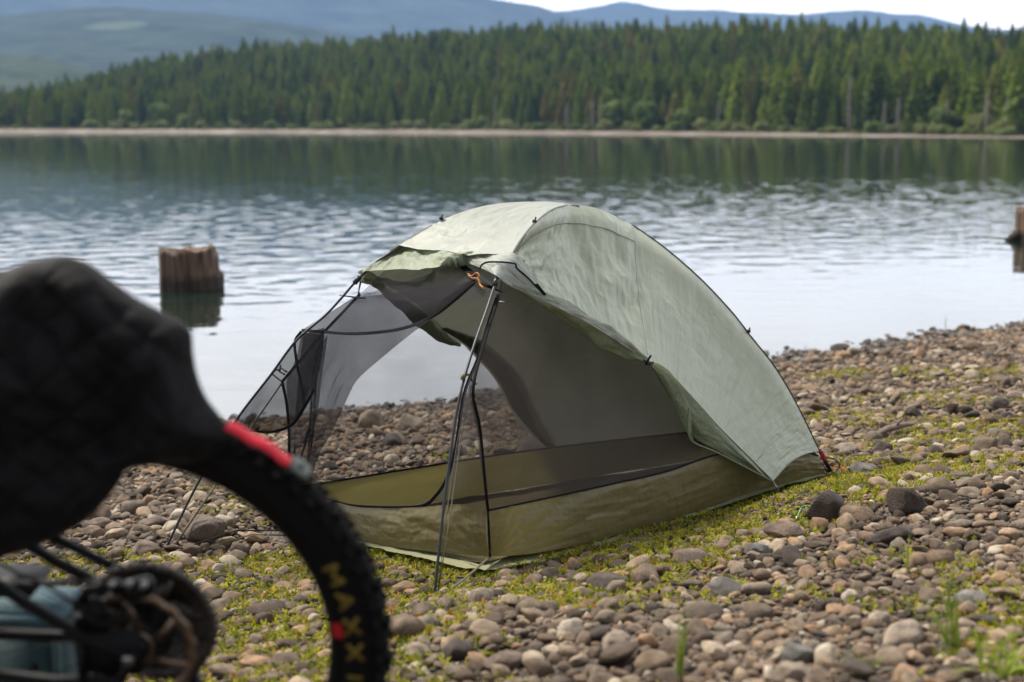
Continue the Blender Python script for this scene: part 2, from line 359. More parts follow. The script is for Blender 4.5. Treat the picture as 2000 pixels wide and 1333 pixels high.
def leaf_mat(name, stops, trans=.35):
    m, nt, out = mat(name); L = nt.links.new
    oi = N(nt, 'ShaderNodeObjectInfo'); r = ramp(nt, stops); L(oi.outputs['Random'], r.inputs[0])
    tc = N(nt, 'ShaderNodeTexCoord'); nz = N(nt, 'ShaderNodeTexNoise'); nz.inputs['Scale'].default_value = 1.3; nz.inputs['Detail'].default_value = 3
    L(tc.outputs['Object'], nz.inputs['Vector'])
    mr = N(nt, 'ShaderNodeMapRange'); mr.inputs[1].default_value = .3; mr.inputs[2].default_value = .7; mr.inputs[3].default_value = .6; mr.inputs[4].default_value = 1.4; L(nz.outputs['Fac'], mr.inputs[0])
    mx = N(nt, 'ShaderNodeMix', data_type='RGBA', blend_type='MULTIPLY'); mx.inputs[0].default_value = 1; L(r.outputs[0], mx.inputs[6]); L(mr.outputs[0], mx.inputs[7])
    d = N(nt, 'ShaderNodeBsdfPrincipled'); d.inputs['Roughness'].default_value = .6; d.inputs['Specular IOR Level'].default_value = .08; L(mx.outputs[2], d.inputs['Base Color'])
    t = N(nt, 'ShaderNodeBsdfTranslucent'); L(mx.outputs[2], t.inputs[0]); ms = N(nt, 'ShaderNodeMixShader'); ms.inputs[0].default_value = trans
    L(d.outputs[0], ms.inputs[1]); L(t.outputs[0], ms.inputs[2]); L(ms.outputs[0], out.inputs[0]); return m
M_con = leaf_mat('conifer_needles', [(0, (.048, .075, .010)), (.3, (.110, .160, .014)), (.6, (.17, .23, .020)), (.85, (.24, .285, .030)), (1, (.19, .15, .04))])
M_bro = leaf_mat('broad_leaves', [(0, (.13, .19, .04)), (.5, (.20, .24, .07)), (1, (.24, .25, .09))])
M_bro2 = leaf_mat('woodland_leaves', [(0, (.07, .095, .018)), (.5, (.12, .15, .025)), (1, (.17, .19, .035))])
M_bark = simple('grey_bark', (.16, .135, .115), .9, bump=(3, .05))
M_dead = simple('bleached_dead_wood', (.30, .26, .225), .9, bump=(3, .05))

def crown_conifer(seed, H=13., rad=2.1, base=.12, dens=1.):
    r = random.Random(seed); V = []; F = []
    nl = int(34 * dens)
    for i in range(nl):
        f = i / (nl - 1); z = H * (base + (1 - base) * f ** .92)
        rr = rad * 1.22 * (1 - f) ** .62 * (.35 + .65 * min(1, (f + .08) * 5)) + .12
        nb = max(4, int(15 * (1 - f * .6)))
        for k in range(nb):
            a = r.uniform(0, 6.283); ln = rr * r.uniform(.55, 1.18); dr = ln * r.uniform(.12, .45); wd = ln * r.uniform(.26, .42) + .1
            ca, sa = math.cos(a), math.sin(a); zz = z + r.uniform(-.25, .25)
            p = [(0, 0, .12), (ln * .5, -wd * .6, -dr * .35), (ln * .55, 0, -dr * .2 + .16), (ln * .5, wd * .6, -dr * .35), (ln, 0, -dr), (ln * .8, -wd * .35, -dr * .9 - .25), (ln * .8, wd * .35, -dr * .9 - .25)]
            b = len(V)
            for (x, y, q) in p: V.append((x * ca - y * sa, x * sa + y * ca, zz + q))
            F += [(b, b + 1, b + 2), (b, b + 2, b + 3), (b + 1, b + 5, b + 2), (b + 2, b + 6, b + 3), (b + 2, b + 5, b + 4), (b + 2, b + 4, b + 6)]
    return V, F
def trunk_mesh(name, H, r0, m):
    b = MB(); b.tube([(0, 0, -1), (0.05, 0, H * .3), (-.04, .03, H * .65), (0, 0, H * .97)], [r0 * 1.15, r0 * .85, r0 * .5, .03], 7, mi=0); return mesh(name, b.v, b.f, m)
con = []
for i in range(8):
    H = [13, 14.5, 12, 15.5, 11, 13.5, 12.5, 9.5][i]; rad = [2.1, 1.9, 2.3, 2.0, 1.9, 2.5, 1.6, 2.1][i]
    V, F = crown_conifer(i, H, rad, base=[.12, .22, .08, .25, .05, .14, .3, .03][i])
    con.append((mesh('conifer_crown', V, F, M_con, smooth=False), trunk_mesh('conifer_trunk', H, .2, M_bark), H))
def crown_broad(seed, H, rad):
    r = random.Random(seed); V = []; F = []
    cl = [(r.uniform(-.55, .55) * rad, r.uniform(-.55, .55) * rad, H * r.uniform(.25, .82), rad * r.uniform(.35, .6)) for _ in range(16)]
    for (cx, cy, cz, cr) in cl:
        for k in range(110):
            d = np.array([r.gauss(0, 1), r.gauss(0, 1), r.gauss(0, 1) * .8 + .15]); d /= np.linalg.norm(d); c = np.array([cx, cy, cz]) + d * cr * r.uniform(.6, 1.05)
            s = r.uniform(.18, .36); q = np.array([r.gauss(0, 1) for _ in range(3)]); q = np.cross(d, q); q /= np.linalg.norm(q) + 1e-6; e = np.cross(d, q) + d * r.uniform(-.5, .5)
            b = len(V); V += [tuple(c + q * s), tuple(c + e * s), tuple(c - q * s), tuple(c - e * s)]; F.append((b, b + 1, b + 2, b + 3))
    return mesh('bush_crown', V, F, M_bro, smooth=False)
bro = [(crown_broad(50 + i, h, rd), trunk_mesh('bush_trunk', h * .7, .12, M_bark), h) for i, (h, rd) in enumerate([(6, 2.6), (4.5, 2.4), (7.5, 2.8), (3, 1.9)])]
def snag(seed, H):
    r = random.Random(seed); b = MB(); b.tube([(0, 0, -1), (.1, .05, H * .4), (-.05, 0, H * .75), (.1, 0, H)], [.24, .2, .13, .04], 7)
    tr = mesh('snag_trunk', b.v, b.f, M_dead); b = MB()
    for k in range(46):
        z = H * r.uniform(.12, .97); a = r.uniform(0, 6.28); ln = (1 - z / H * .75) * r.uniform(.7, 1.9)
        e = np.array([math.cos(a) * ln, math.sin(a) * ln, z + r.uniform(-.3, .5)])
        b.tube([(0, 0, z), e * [.55, .55, 1] + [0, 0, .1], e], [.05, .035, .012], 4, False)
        for _ in range(3): b.tube([e * [.55, .55, 1] + [0, 0, .1], e * [.75, .75, 1] + np.array([r.uniform(-.4, .4), r.uniform(-.4, .4), r.uniform(-.3, .4)])], [.022, .01], 3, False)
    return mesh('snag_branches', b.v, b.f, M_dead, smooth=False), tr, H
sn_ = [snag(3, 11), snag(4, 7.5), snag(5, 9)]

def plant_tree(name, kind, a, q, s, rz, crown='crown'):
    D = float(shoreD(a)) + q; x, y = a * D, D; z = float(far_h(np.array(a), np.array(q)))
    t = empty(name, (x, y, z)); t.rotation_euler = (0, 0, rz); t.scale = (s, s, s * random.uniform(.92, 1.1))
    link(crown, kind[0], t); link('trunk', kind[1], t); return t
# individual front trees
cnt = 0; nfront = 262
usedq = []
avs = np.linspace(-.43, .43, nfront)
for i in range(nfront):
    row = i % 3; a = avs[i] + random.uniform(-.002, .002); q = [31, 36, 42][row] + random.uniform(-2, 2.5)
    k = random.choice(con[:7]) if row else random.choice([con[0], con[2], con[4], con[5], con[7], con[6]])
    t = plant_tree('conifer_tree', k, a, q, random.uniform(.60, 1.04) * (.75 if row == 0 and random.random() < .45 else 1) * float(np.interp(a, [-.4, 0], [.8, 1])), random.uniform(0, 6.28))
    tag(t, 'dark green conifer in the foremost ranks of the forest across the lake', 'tree', 'conifers along the edge of the far forest')
    usedq.append((a, q))
def ua(u): return (u - 1000) / FPX
for (u, kind, s, lab) in [
    (258, 0, .9, 'light olive round bush, leftmost of the leafy bushes on the far shore'),
    (320, 2, 1.0, 'tall brownish green bush beside a small bright one on the far shore, left half'),
    (368, 3, 1.3, 'small bright yellow green bush right of the brownish bush on the far shore'),
    (462, 3, .9, 'low green bush at the far treeline above the gap left of the tent'),
    (945, 3, 1.0, 'low light green bush at the foot of the big bleached snag'),
    (1196, 2, .95, 'tall leafy green bush right behind the pair of pale snags'),
    (1262, 1, 1.25, 'broad leafy green bush in the middle of the bushy group'),
    (1330, 1, 1.0, 'pale olive spreading bush at the right end of the bushy group'),
    (1365, 3, .9, 'small pale bush low by the beach right of the spreading bush'),
    (1835, 0, .85, 'pale green bush beside the bleached snags at far right'),
    (1905, 3, 1.1, 'low yellow green bush behind the beach at far right'),
    (1960, 3, .9, 'small yellow green bush nearest the right edge of the far shore')]:
    t = plant_tree('leafy_bush', bro[kind], ua(u), 27.5, s, random.uniform(0, 6)); tag(t, lab, 'bush', 'leafy bushes on the far shore')
for (u, kind, s, lab) in [
    (968, 0, .8, 'big bleached dead tree with bare branches, above and left of the tent top'),
    (1106, 1, .8, 'slim grey snag between the big bleached one and the pale pair'),
    (1155, 1, .85, 'left one of the pale pair of snags beside the leafy bushes'),
    (1171, 2, .8, 'right one of the pale pair of snags beside the leafy bushes'),
    (1398, 2, .7, 'grey dead trunk just right of the spreading olive bush'),
    (1650, 0, .85, 'tall rusty grey dead trunk standing alone in dark conifers'),
    (1718, 2, .65, 'pale snag left of the cluster of bleached trees at right'),
    (1745, 1, .8, 'thin pale snag between two conifers at right'),
    (1838, 2, .7, 'bleached snag rising above the pale green bush at far right'),
    (1915, 1, .95, 'short bleached snag behind the low yellow bush'),
    (1955, 1, .8, 'short grey snag nearest the right edge of the photo')]:
    t = plant_tree('dead_tree', sn_[kind], ua(u), 27, s, random.uniform(0, 6), crown='bare_branches'); tag(t, lab, 'dead tree', 'bleached snags on the far shore')

# ---- scattering: one object whose geometry nodes instance meshes from an unlinked collection
def scatter(name, pts, rots, scls, idx, meshes, mats=None):
    cl = bpy.data.collections.new(name + '_kinds'); rots = np.asarray(rots, np.float32); scls = np.asarray(scls, np.float32)
    for i, ms in enumerate(meshes):
        o = bpy.data.objects.new('kind_%03d' % i, ms); cl.objects.link(o)
    me = bpy.data.meshes.new(name); me.vertices.add(len(pts)); me.vertices.foreach_set('co', np.asarray(pts, np.float32).ravel())
    for nm, tp, arr in (('rot', 'FLOAT_VECTOR', rots), ('scl', 'FLOAT_VECTOR', scls)):
        at = me.attributes.new(nm, tp, 'POINT'); at.data.foreach_set('vector', arr.ravel())
    at = me.attributes.new('idx', 'INT', 'POINT'); at.data.foreach_set('value', np.asarray(idx, np.int32))
    o = link(name, me); ng = bpy.data.node_groups.new(name + '_scatter', 'GeometryNodeTree')
    ng.interface.new_socket('Geometry', in_out='INPUT', socket_type='NodeSocketGeometry'); ng.interface.new_socket('Geometry', in_out='OUTPUT', socket_type='NodeSocketGeometry')
    gi = ng.nodes.new('NodeGroupInput'); go = ng.nodes.new('NodeGroupOutput'); ip = ng.nodes.new('GeometryNodeInstanceOnPoints'); ci = ng.nodes.new('GeometryNodeCollectionInfo')
    ci.inputs['Collection'].default_value = cl; ci.inputs['Separate Children'].default_value = True; ci.inputs['Reset Children'].default_value = True
    def na(n, t):
        x = ng.nodes.new('GeometryNodeInputNamedAttribute'); x.data_type = t; x.inputs['Name'].default_value = n; return x
    l = ng.links.new; ra, sa, ia = na('rot', 'FLOAT_VECTOR'), na('scl', 'FLOAT_VECTOR'), na('idx', 'INT')
    l(gi.outputs[0], ip.inputs['Points']); l(ci.outputs[0], ip.inputs['Instance']); ip.inputs['Pick Instance'].default_value = True
    er = ng.nodes.new('FunctionNodeEulerToRotation'); l(ra.outputs['Attribute'], er.inputs[0]); l(er.outputs[0], ip.inputs['Rotation'])
    l(sa.outputs['Attribute'], ip.inputs['Scale']); l(ia.outputs['Attribute'], ip.inputs['Instance Index']); l(ip.outputs[0], go.inputs[0])
    md = o.modifiers.new('scatter', 'NODES'); md.node_group = ng; return o
# whole trees for the mass behind (crown + trunk in one mesh)
whole = []
for i, (cr, tr, H) in enumerate(con):
    n = len(cr.vertices); V = [tuple(v.co) for v in cr.vertices] + [tuple(v.co) for v in tr.vertices]
    F = [tuple(p.vertices) for p in cr.polygons] + [tuple(q + n for q in p.vertices) for p in tr.polygons]
    whole.append(mesh('conifer', V, F, [M_con, M_bark], smooth=False, midx=[0] * len(cr.polygons) + [1] * len(tr.polygons)))
for (cr, tr, H) in bro[:3:2]:                                # some broad-leaved trees mixed in
    n = len(cr.vertices); V = [tuple(v.co) for v in cr.vertices] + [tuple(v.co) for v in tr.vertices]
    F = [tuple(p.vertices) for p in cr.polygons] + [tuple(q + n for q in p.vertices) for p in tr.polygons]
    whole.append(mesh('broadleaf', V, F, [M_bro2, M_bark], smooth=False, midx=[0] * len(cr.polygons) + [1] * len(tr.polygons)))
P = []
for q in np.arange(45, 262, 2.7):
    for a in np.arange(-.62, .62, 2.7 / 480):
        aj = a + random.uniform(-.003, .003); qj = q + random.uniform(-1.6, 1.6)
        if random.random() < .9: P.append((aj, qj))
P = np.array(P); Dp = shoreD(P[:, 0]) + P[:, 1]; z = far_h(P[:, 0], P[:, 1])
n = len(P); s = rng.uniform(.56, .92, n) * np.interp(P[:, 0], [-.40, 0], [.80, 1])
fo = scatter('forest', np.stack([P[:, 0] * Dp, Dp, z], 1), np.stack([rng.normal(0, .02, n), rng.normal(0, .02, n), rng.uniform(0, 6.28, n)], 1),
             np.stack([s, s, s * rng.uniform(.9, 1.15, n)], 1), np.where(rng.random(n) < .09, rng.integers(8, 10, n), rng.integers(0, 8, n)), whole)
tag(fo, 'dense conifer forest covering the hill across the lake', 'forest', kind='stuff')

nb = 420; ab = rng.uniform(-.45, .45, nb); qb = rng.uniform(20, 30, nb) ; Db = shoreD(ab) + qb; sb = rng.uniform(.15, .55, nb) * np.where(rng.random(nb) < .5, .6, 1)
br_ = scatter('brush', np.stack([ab * Db, Db, far_h(ab, qb) - .1], 1), np.stack([np.zeros(nb), np.zeros(nb), rng.uniform(0, 6.28, nb)], 1), np.stack([sb * 1.5, sb * 1.5, sb], 1), rng.integers(0, 2, nb), [bro[3][0], bro[1][0]])
tag(br_, 'low green brush fringing the far beach below the forest', 'brush', kind='stuff')
# ================================================================== hills and mountains
def ridge(name, sil, r0, r1, base_v, m, amp, freq):
    us = np.array([p[0] for p in sil], float); vs = np.array([p[1] for p in sil], float)
    ug = np.linspace(us[0], us[-1], 420); a = (ug - 1000) / FPX
    Hs = 1.4 + (246 - np.interp(ug, us, vs)) / FPX * r1
    t = np.linspace(0, 1, 60); G = np.zeros((len(ug), 66, 3))
    for j, tt in enumerate(np.r_[t, 1 + .08 * np.arange(1, 7)]):
        rr = r0 + (r1 - r0) * tt
        hh = Hs * (min(tt, 1) ** .8) if tt <= 1 else Hs * (1 - (tt - 1) * 1.2)
        nz = fbm(np.stack([a * rr, np.full_like(a, rr), np.zeros_like(a)], 1), (freq, freq, 1), 6)
        G[:, j] = np.stack([a * rr, np.full_like(a, rr), hh + nz * amp * (min(1, tt * 3) if tt < 1 else 1) - 2], 1)
    o = link(name, grid_mesh(name, G, m)); tag(o, kind='structure'); return o
ridge('near_hill', [(-2200, 150), (-700, 90), (-200, 98), (0, 104), (90, 108), (150, 122), (230, 150), (400, 190), (700, 246)], 800, 1300, 246,
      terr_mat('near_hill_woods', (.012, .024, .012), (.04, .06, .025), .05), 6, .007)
p = at_y(305, 70, 2470)
ridge('middle_hill', [(-2200, 130), (-900, 60), (-300, 45), (0, 38), (150, 24), (300, 20), (430, 30), (520, 40), (600, 55), (760, 88), (1000, 150), (1500, 246)], 1500, 2500, 246,
      terr_mat('middle_hill_woods', (.010, .020, .012), (.035, .055, .025), .022, ((float(p[0]), float(p[2])), (46, 10), (.075, .10, .055))), 13, .0036)
ridge('mountain', [(-3000, 90), (-1400, 10), (-300, -30), (300, -34), (600, -30), (820, -22), (920, -5), (985, 10), (1050, 28), (1200, 70), (1800, 246)], 2900, 4500, 246,
      terr_mat('mountain_woods', (.012, .025, .025), (.05, .07, .06), .007), 30, .0016)
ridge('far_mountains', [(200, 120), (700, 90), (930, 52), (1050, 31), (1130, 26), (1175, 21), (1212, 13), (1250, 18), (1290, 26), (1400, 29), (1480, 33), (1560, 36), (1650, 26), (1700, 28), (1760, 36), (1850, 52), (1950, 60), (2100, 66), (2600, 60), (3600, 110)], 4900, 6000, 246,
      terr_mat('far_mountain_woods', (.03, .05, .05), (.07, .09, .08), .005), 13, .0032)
# ================================================================== stones
def stone_mat(stops, name='river_stone'):
    m, nt, out = mat(name); L = nt.links.new
    oi = N(nt, 'ShaderNodeObjectInfo'); P = N(nt, 'ShaderNodeBsdfPrincipled')
    r = ramp(nt, stops)
    L(oi.outputs['Random'], r.inputs[0]); tc = N(nt, 'ShaderNodeTexCoord')
    ad_ = N(nt, 'ShaderNodeVectorMath', operation='ADD'); L(tc.outputs['Object'], ad_.inputs[0])
    cx = N(nt, 'ShaderNodeCombineXYZ'); mu = N(nt, 'ShaderNodeMath', operation='MULTIPLY'); mu.inputs[1].default_value = 57; L(oi.outputs['Random'], mu.inputs[0]); L(mu.outputs[0], cx.inputs[0]); L(cx.outputs[0], ad_.inputs[1])
    n1 = N(nt, 'ShaderNodeTexNoise'); n1.inputs['Scale'].default_value = 1.5; n1.inputs['Detail'].default_value = 5; L(ad_.outputs[0], n1.inputs['Vector'])
    n2 = N(nt, 'ShaderNodeTexNoise'); n2.inputs['Scale'].default_value = 16; n2.inputs['Detail'].default_value = 3; L(ad_.outputs[0], n2.inputs['Vector'])
    m1 = N(nt, 'ShaderNodeMapRange'); m1.inputs[1].default_value = .3; m1.inputs[2].default_value = .7; m1.inputs[3].default_value = .6; m1.inputs[4].default_value = 1.4; L(n1.outputs['Fac'], m1.inputs[0])
    m2 = N(nt, 'ShaderNodeMapRange'); m2.inputs[1].default_value = .3; m2.inputs[2].default_value = .7; m2.inputs[3].default_value = .78; m2.inputs[4].default_value = 1.22; L(n2.outputs['Fac'], m2.inputs[0])
    mm = N(nt, 'ShaderNodeMath', operation='MULTIPLY'); L(m1.outputs[0], mm.inputs[0]); L(m2.outputs[0], mm.inputs[1])
    mx = N(nt, 'ShaderNodeMix', data_type='RGBA', blend_type='MULTIPLY'); mx.inputs[0].default_value = 1; L(r.outputs[0], mx.inputs[6]); L(mm.outputs[0], mx.inputs[7])
    ge = N(nt, 'ShaderNodeNewGeometry'); gz_ = N(nt, 'ShaderNodeSeparateXYZ'); L(ge.outputs['Position'], gz_.inputs[0])   # stones lapped by the water are wet
    we = N(nt, 'ShaderNodeMapRange'); we.inputs[1].default_value = WZ + .02; we.inputs[2].default_value = WZ + .07; we.inputs[3].default_value = .42; we.inputs[4].default_value = 1; L(gz_.outputs['Z'], we.inputs[0])
    wr_ = N(nt, 'ShaderNodeMapRange'); wr_.inputs[1].default_value = WZ + .02; wr_.inputs[2].default_value = WZ + .07; wr_.inputs[3].default_value = .25; wr_.inputs[4].default_value = .66; L(gz_.outputs['Z'], wr_.inputs[0]); L(wr_.outputs[0], P.inputs['Roughness'])
    mw = N(nt, 'ShaderNodeMix', data_type='RGBA', blend_type='MULTIPLY'); mw.inputs[0].default_value = 1; L(mx.outputs[2], mw.inputs[6]); L(we.outputs[0], mw.inputs[7])
    L(mw.outputs[2], P.inputs['Base Color']); P.inputs['Specular IOR Level'].default_value = .35
    bp = N(nt, 'ShaderNodeBump'); bp.inputs['Distance'].default_value = .06; bp.inputs['Strength'].default_value = .5; L(n2.outputs['Fac'], bp.inputs['Height']); L(bp.outputs[0], P.inputs['Normal'])
    L(P.outputs[0], out.inputs[0]); return m
SS = [(0, (.046, .032, .021)), (.14, (.098, .063, .038)), (.32, (.20, .132, .082)), (.46, (.115, .084, .057)), (.6, (.26, .182, .116)), (.72, (.175, .143, .103)), (.82, (.32, .185, .095)), (.92, (.38, .295, .20)), (1, (.50, .42, .32))]
M_stone = stone_mat(SS)
M_stone_d = stone_mat([(0, (.050, .036, .028)), (1, (.085, .060, .044))], 'dark_river_stone')
M_stone_l = stone_mat([(0, (.25, .19, .135)), (1, (.33, .26, .20))], 'pale_river_stone')
M_stone_b = stone_mat([(0, (.13, .090, .064)), (1, (.19, .135, .098))], 'brown_river_stone')
M_stone_g = stone_mat([(0, (.13, .118, .104)), (1, (.19, .172, .15))], 'grey_river_stone')
def ico(sub):
    import bmesh
    bm = bmesh.new(); bmesh.ops.create_icosphere(bm, subdivisions=sub, radius=1); bm.verts.index_update()
    V = np.array([v.co[:] for v in bm.verts]); F = np.array([[v.index for v in f.verts] for f in bm.faces]); bm.free(); return V, F
def stone_mesh(seed, sub=3, rough=1., flat=.6, m=None):
    V, F = ico(sub); r = np.random.default_rng(seed)
    P = V * (1 + .24 * fbm(V, (.9, .9, .9), 2, seed * 7.3)[:, None] * rough + .05 * fbm(V, (3, 3, 3), 2, seed * 3.1)[:, None] * rough)
    for _ in range(9):                                        # worn flats
        d = r.normal(size=3); d /= np.linalg.norm(d); k = P @ d; lim = r.uniform(.62, .90); P = P - np.maximum(k - lim, 0)[:, None] * .8 * d
    P = P * [1, r.uniform(.66, .92), flat * r.uniform(.8, 1.15)]
    return mesh('pebble', P, F, m or M_stone)
stones = [stone_mesh(i, 3, 1., [.36, .7, .45, .32, .8, .5, .66, .40, .74, .30, .6, .85][i]) for i in range(12)]
stones_lo = [stone_mesh(20 + i, 2, 1., .65) for i in range(5)]
TF = None
def tent_lw(x, y):                                            # tent frame: along the near side, across towards the lake
    dx, dy = x + .09, y - 4.392; return dx * .735 + dy * .678, -dx * .678 + dy * .735
placed = {}                                                   # spatial hash of placed stones
CELL = .14
def fits(x, y, r):
    cx, cy = int(x // CELL), int(y // CELL)
    for i in range(cx - 1, cx + 2):
        for j in range(cy - 1, cy + 2):
            for (a, b, q) in placed.get((i, j), ()):
                if (a - x) ** 2 + (b - y) ** 2 < ((q + r) * .80) ** 2: return False
    return True
def put(x, y, r): placed.setdefault((int(x // CELL), int(y // CELL)), []).append((x, y, r))
def random_xy(y0=2.15, y1=14):
    while True:
        Yr = math.sqrt(random.uniform(y0 * y0, y1 * y1)); Xr = random.uniform(-.60, .60) * (Yr + .5)
        a, d = ad(Xr, Yr)
        if d < -.45 or (Xr < -4.6): continue
        return Xr, Yr, float(d)
def in_tent(x, y, r):
    l, ww = tent_lw(x, y); return -.10 - r * .8 < l < 1.90 + r * .6 and -.07 - r * .8 < ww < 1.17 + r * .3
# hero stones: pixel of the centre on the ground, half width in pixels, height ratio, label
heroes = [
    (1617, 1018, 37, .95, 'large dark brown boulder beside the tent guyline, bigger of the dark pair'),
    (1765, 1002, 33, .85, 'dark round boulder on the right of the dark pair on the gravel'),
    (1538, 1052, 38, .60, 'brown rounded stone touching the grass just in front of the large dark boulder'),
    (1688, 927, 28, .55, 'smooth grey oval stone right of the red cord at the tent rear'),
    (1655, 885, 26, .5, 'pale flattened stone behind the rear tent pole'),
    (1722, 890, 22, .7, 'dark stone behind and right of the pale flattened one'),
    (1785, 818, 17, .8, 'dark pebble on the grass high on the right slope'),
    (400, 1052, 42, .75, 'pinkish triangular stone between the left guyline and the tent'),
    (300, 1030, 30, .5, 'flat brown stone seen through the wheel near the jacket'),
    (197, 1032, 26, .6, 'rounded brown stone under the hem of the jacket'),
    (285, 1085, 28, .7, 'fuzzy round stone above the cassette at the foot of the pole'),
    (725, 838, 28, .95, 'tan boulder at the water edge seen through the open tent'),
    (803, 843, 26, .8, 'second tan boulder at the water edge, right of the first'),
    (1040, 905, 34, .8, 'big dark stone behind the tent, seen through the mesh'),
    (825, 1207, 30, .6, 'brown stone at the foot of the near tent pole'),
    (937, 1180, 27, .75, 'round light brown stone right of the near tent pole'),
    (1190, 1150, 42, .5, 'long dark flat stone near the grass in front of the tent'),
    (1420, 1160, 34, .5, 'flat grey brown stone right of the long dark one'),
    (1760, 1262, 43, .75, 'big light brown oval stone in the lower right foreground'),
    (1560, 1290, 36, .6, 'grey oval stone at the bottom edge, left of the big light brown one'),
    (1205, 1268, 32, .7, 'rounded tan stone in the bottom middle foreground'),
    (1543, 1330, 42, .6, 'pale brown stone cut by the bottom edge of the photo'),
    (815, 1285, 30, .6, 'pale grey oval stone right of the tyre'),
    (895, 1285, 34, .6, 'dark brown lump of stone between the tyre and the photo bottom middle'),
    (985, 1305, 40, .6, 'brown stone at the bottom edge below the tent front'),
    (1345, 1100, 38, .5, 'long brown stone lying right of the grassy strip'),
    (1640, 690, 22, .6, 'dark stone at the very edge of the water on the right'),
    (1950, 800, 22, .6, 'rounded dark stone at the upper right on the slope'),
    (1745, 1060, 40, .45, 'broad dark stone below the right dark boulder'),
    (1480, 1085, 24, .6, 'small grey stone left of the brown rounded one'),
    (1900, 1180, 30, .5, 'flat grey stone right of the tall grass blades'),
    (430, 1190, 26, .5, 'flat brown stone just right of the cassette'),
]
hr = random.Random(3)
for i, (u, v, hw, ar, lab) in enumerate(heroes):
    p = ground_pt(u, v); dist = np.linalg.norm(p - CAM); r = hw * dist / FPX * (1.12 if i < 2 else 1.03)
    ms = stone_mesh(100 + i, 4, 1.1, min(1., ar * 1.05), M_stone_d if 'dark' in lab.split(',')[0].split(' of ')[0].split(' just ')[0] and not lab.startswith('small grey') else M_stone_l if lab.split()[0] in ('pale', 'tan', 'second') or 'light brown' in lab[:22] or 'tan stone' in lab else M_stone_g if 'grey' in lab[:30] else M_stone_b); ms.name = 'stone'
    o = link('stone', ms, None, (p[0], p[1], float(gh(p[0], p[1])) + r * ar * (.62 if 'dark' in lab[:20] else .5))); o.scale = (r, r, r * 1.0)
    o.rotation_euler = (hr.uniform(-.15, .15), hr.uniform(-.15, .15), hr.uniform(-.6, .6)); put(p[0], p[1], r * .95)
    tag(o, lab, 'stone')
for (u, v, r) in [(847, 1180, .035), (851, 1165, .03), (315, 1090, .03), (1560, 1018, .02), (1545, 1003, .02)]:
    q_ = ground_pt(u, v); put(q_[0], q_[1], r); put(q_[0] - .01, q_[1] - .04, r)
S = []
def scatter_stones(n, rl, rh, tries_y=(2.15, 14), bias=1.):
    c = 0
    for _ in range(n):
        x, y, d = random_xy(*tries_y); r = rl + (rh - rl) * random.random() ** bias
        if in_tent(x, y, r): continue
        l, ww = tent_lw(x, y)
        if -.62 < ww < -.02 and .15 < l < 1.9 and r > .013 and random.random() < .93: continue   # bare grassy strip beside the tent
        if fits(x, y, r): S.append((x, y, r)); put(x, y, r); c += 1
    return c
scatter_stones(850, .034, .060, bias=1.6)
scatter_stones(8000, .022, .038, bias=1.6)
scatter_stones(120000, .012, .026, bias=1.4)
scatter_stones(120000, .008, .014)
scatter_stones(80000, .005, .009, (2.15, 7))
S.sort(key=lambda s: -s[2] / math.hypot(s[0], s[1]))
def st_z(x, y, r, f): return float(gh(x, y)) + r * f
rs = random.Random(11); stuff = []
nind = 268
for (x, y, r) in S:
    inview = abs(x) < .36 * y and y > 2.7
    if nind and inview:
        nind -= 1; k = rs.randrange(12)
        o = link('pebble', stones[k], None, (x, y, st_z(x, y, r, .30))); o.scale = (r * 1.12,) * 3
        o.rotation_euler = (rs.gauss(0, .25), rs.gauss(0, .25), rs.uniform(0, 6.28))
        tag(o, 'one of the many rounded grey brown cobbles bedded in the stony beach', 'stone', 'cobbles on the beach')
    else: stuff.append((x, y, r))
T = np.array(stuff); n = len(T); print('stones', n)
rr = T[:, 2]
sm = rr < .019
zz = gh(T[:, 0], T[:, 1]) + rr * rng.uniform(.05, .5, n)
pb = scatter('pebbles', np.stack([T[:, 0], T[:, 1], zz], 1), np.stack([rng.normal(0, .35, n), rng.normal(0, .35, n), rng.uniform(0, 6.28, n)], 1),
        np.repeat((rr * 1.14)[:, None], 3, 1) * rng.uniform(.88, 1.12, (n, 3)), np.where(sm, 12 + rng.integers(0, 5, n), rng.integers(0, 12, n)), stones + stones_lo)
tag(pb, 'small rounded brown and grey pebbles covering the shore', 'pebbles', kind='stuff')

# ================================================================== low green sprouts
def plant_mat(name, stops, trans=.4):
    return leaf_mat(name, stops, trans)
M_spr = plant_mat('sprout_leaf', [(0, (.12, .14, .022)), (.4, (.28, .285, .030)), (.7, (.42, .41, .045)), (.9, (.38, .31, .06)), (1, (.42, .20, .05))], .45)
M_grass = plant_mat('grass_blade', [(0, (.20, .27, .04)), (.6, (.27, .34, .05)), (1, (.34, .38, .08))], .4)
def sprout(seed):
    r = random.Random(seed); V = []; F = []
    for k in range(r.randint(6, 10)):
        a = r.uniform(0, 6.28); ln = r.uniform(.6, 1.15); w_ = ln * r.uniform(.13, .2); el = r.uniform(.25, 1.25); c = np.array([math.cos(a), math.sin(a), 0]); sd_ = np.array([-c[1], c[0], 0]); b0 = np.array([r.uniform(-.3, .3), r.uniform(-.3, .3), -.1])
        b = len(V); pts = [(0, .35), (.45, 1), (.8, .7), (1, 0)]
        for (t, ww) in pts:
            h = math.sin(el) * t * ln - .35 * t * t * ln * math.cos(el); p = b0 + c * t * ln * math.cos(el) + np.array([0, 0, h])
            V += [tuple(p - sd_ * w_ * ww), tuple(p + sd_ * w_ * ww)]
        for q in range(3): F.append((b + 2 * q, b + 2 * q + 1, b + 2 * q + 3, b + 2 * q + 2))
    return mesh('sprout', V, F, M_spr)
sprs = [sprout(i) for i in range(8)]
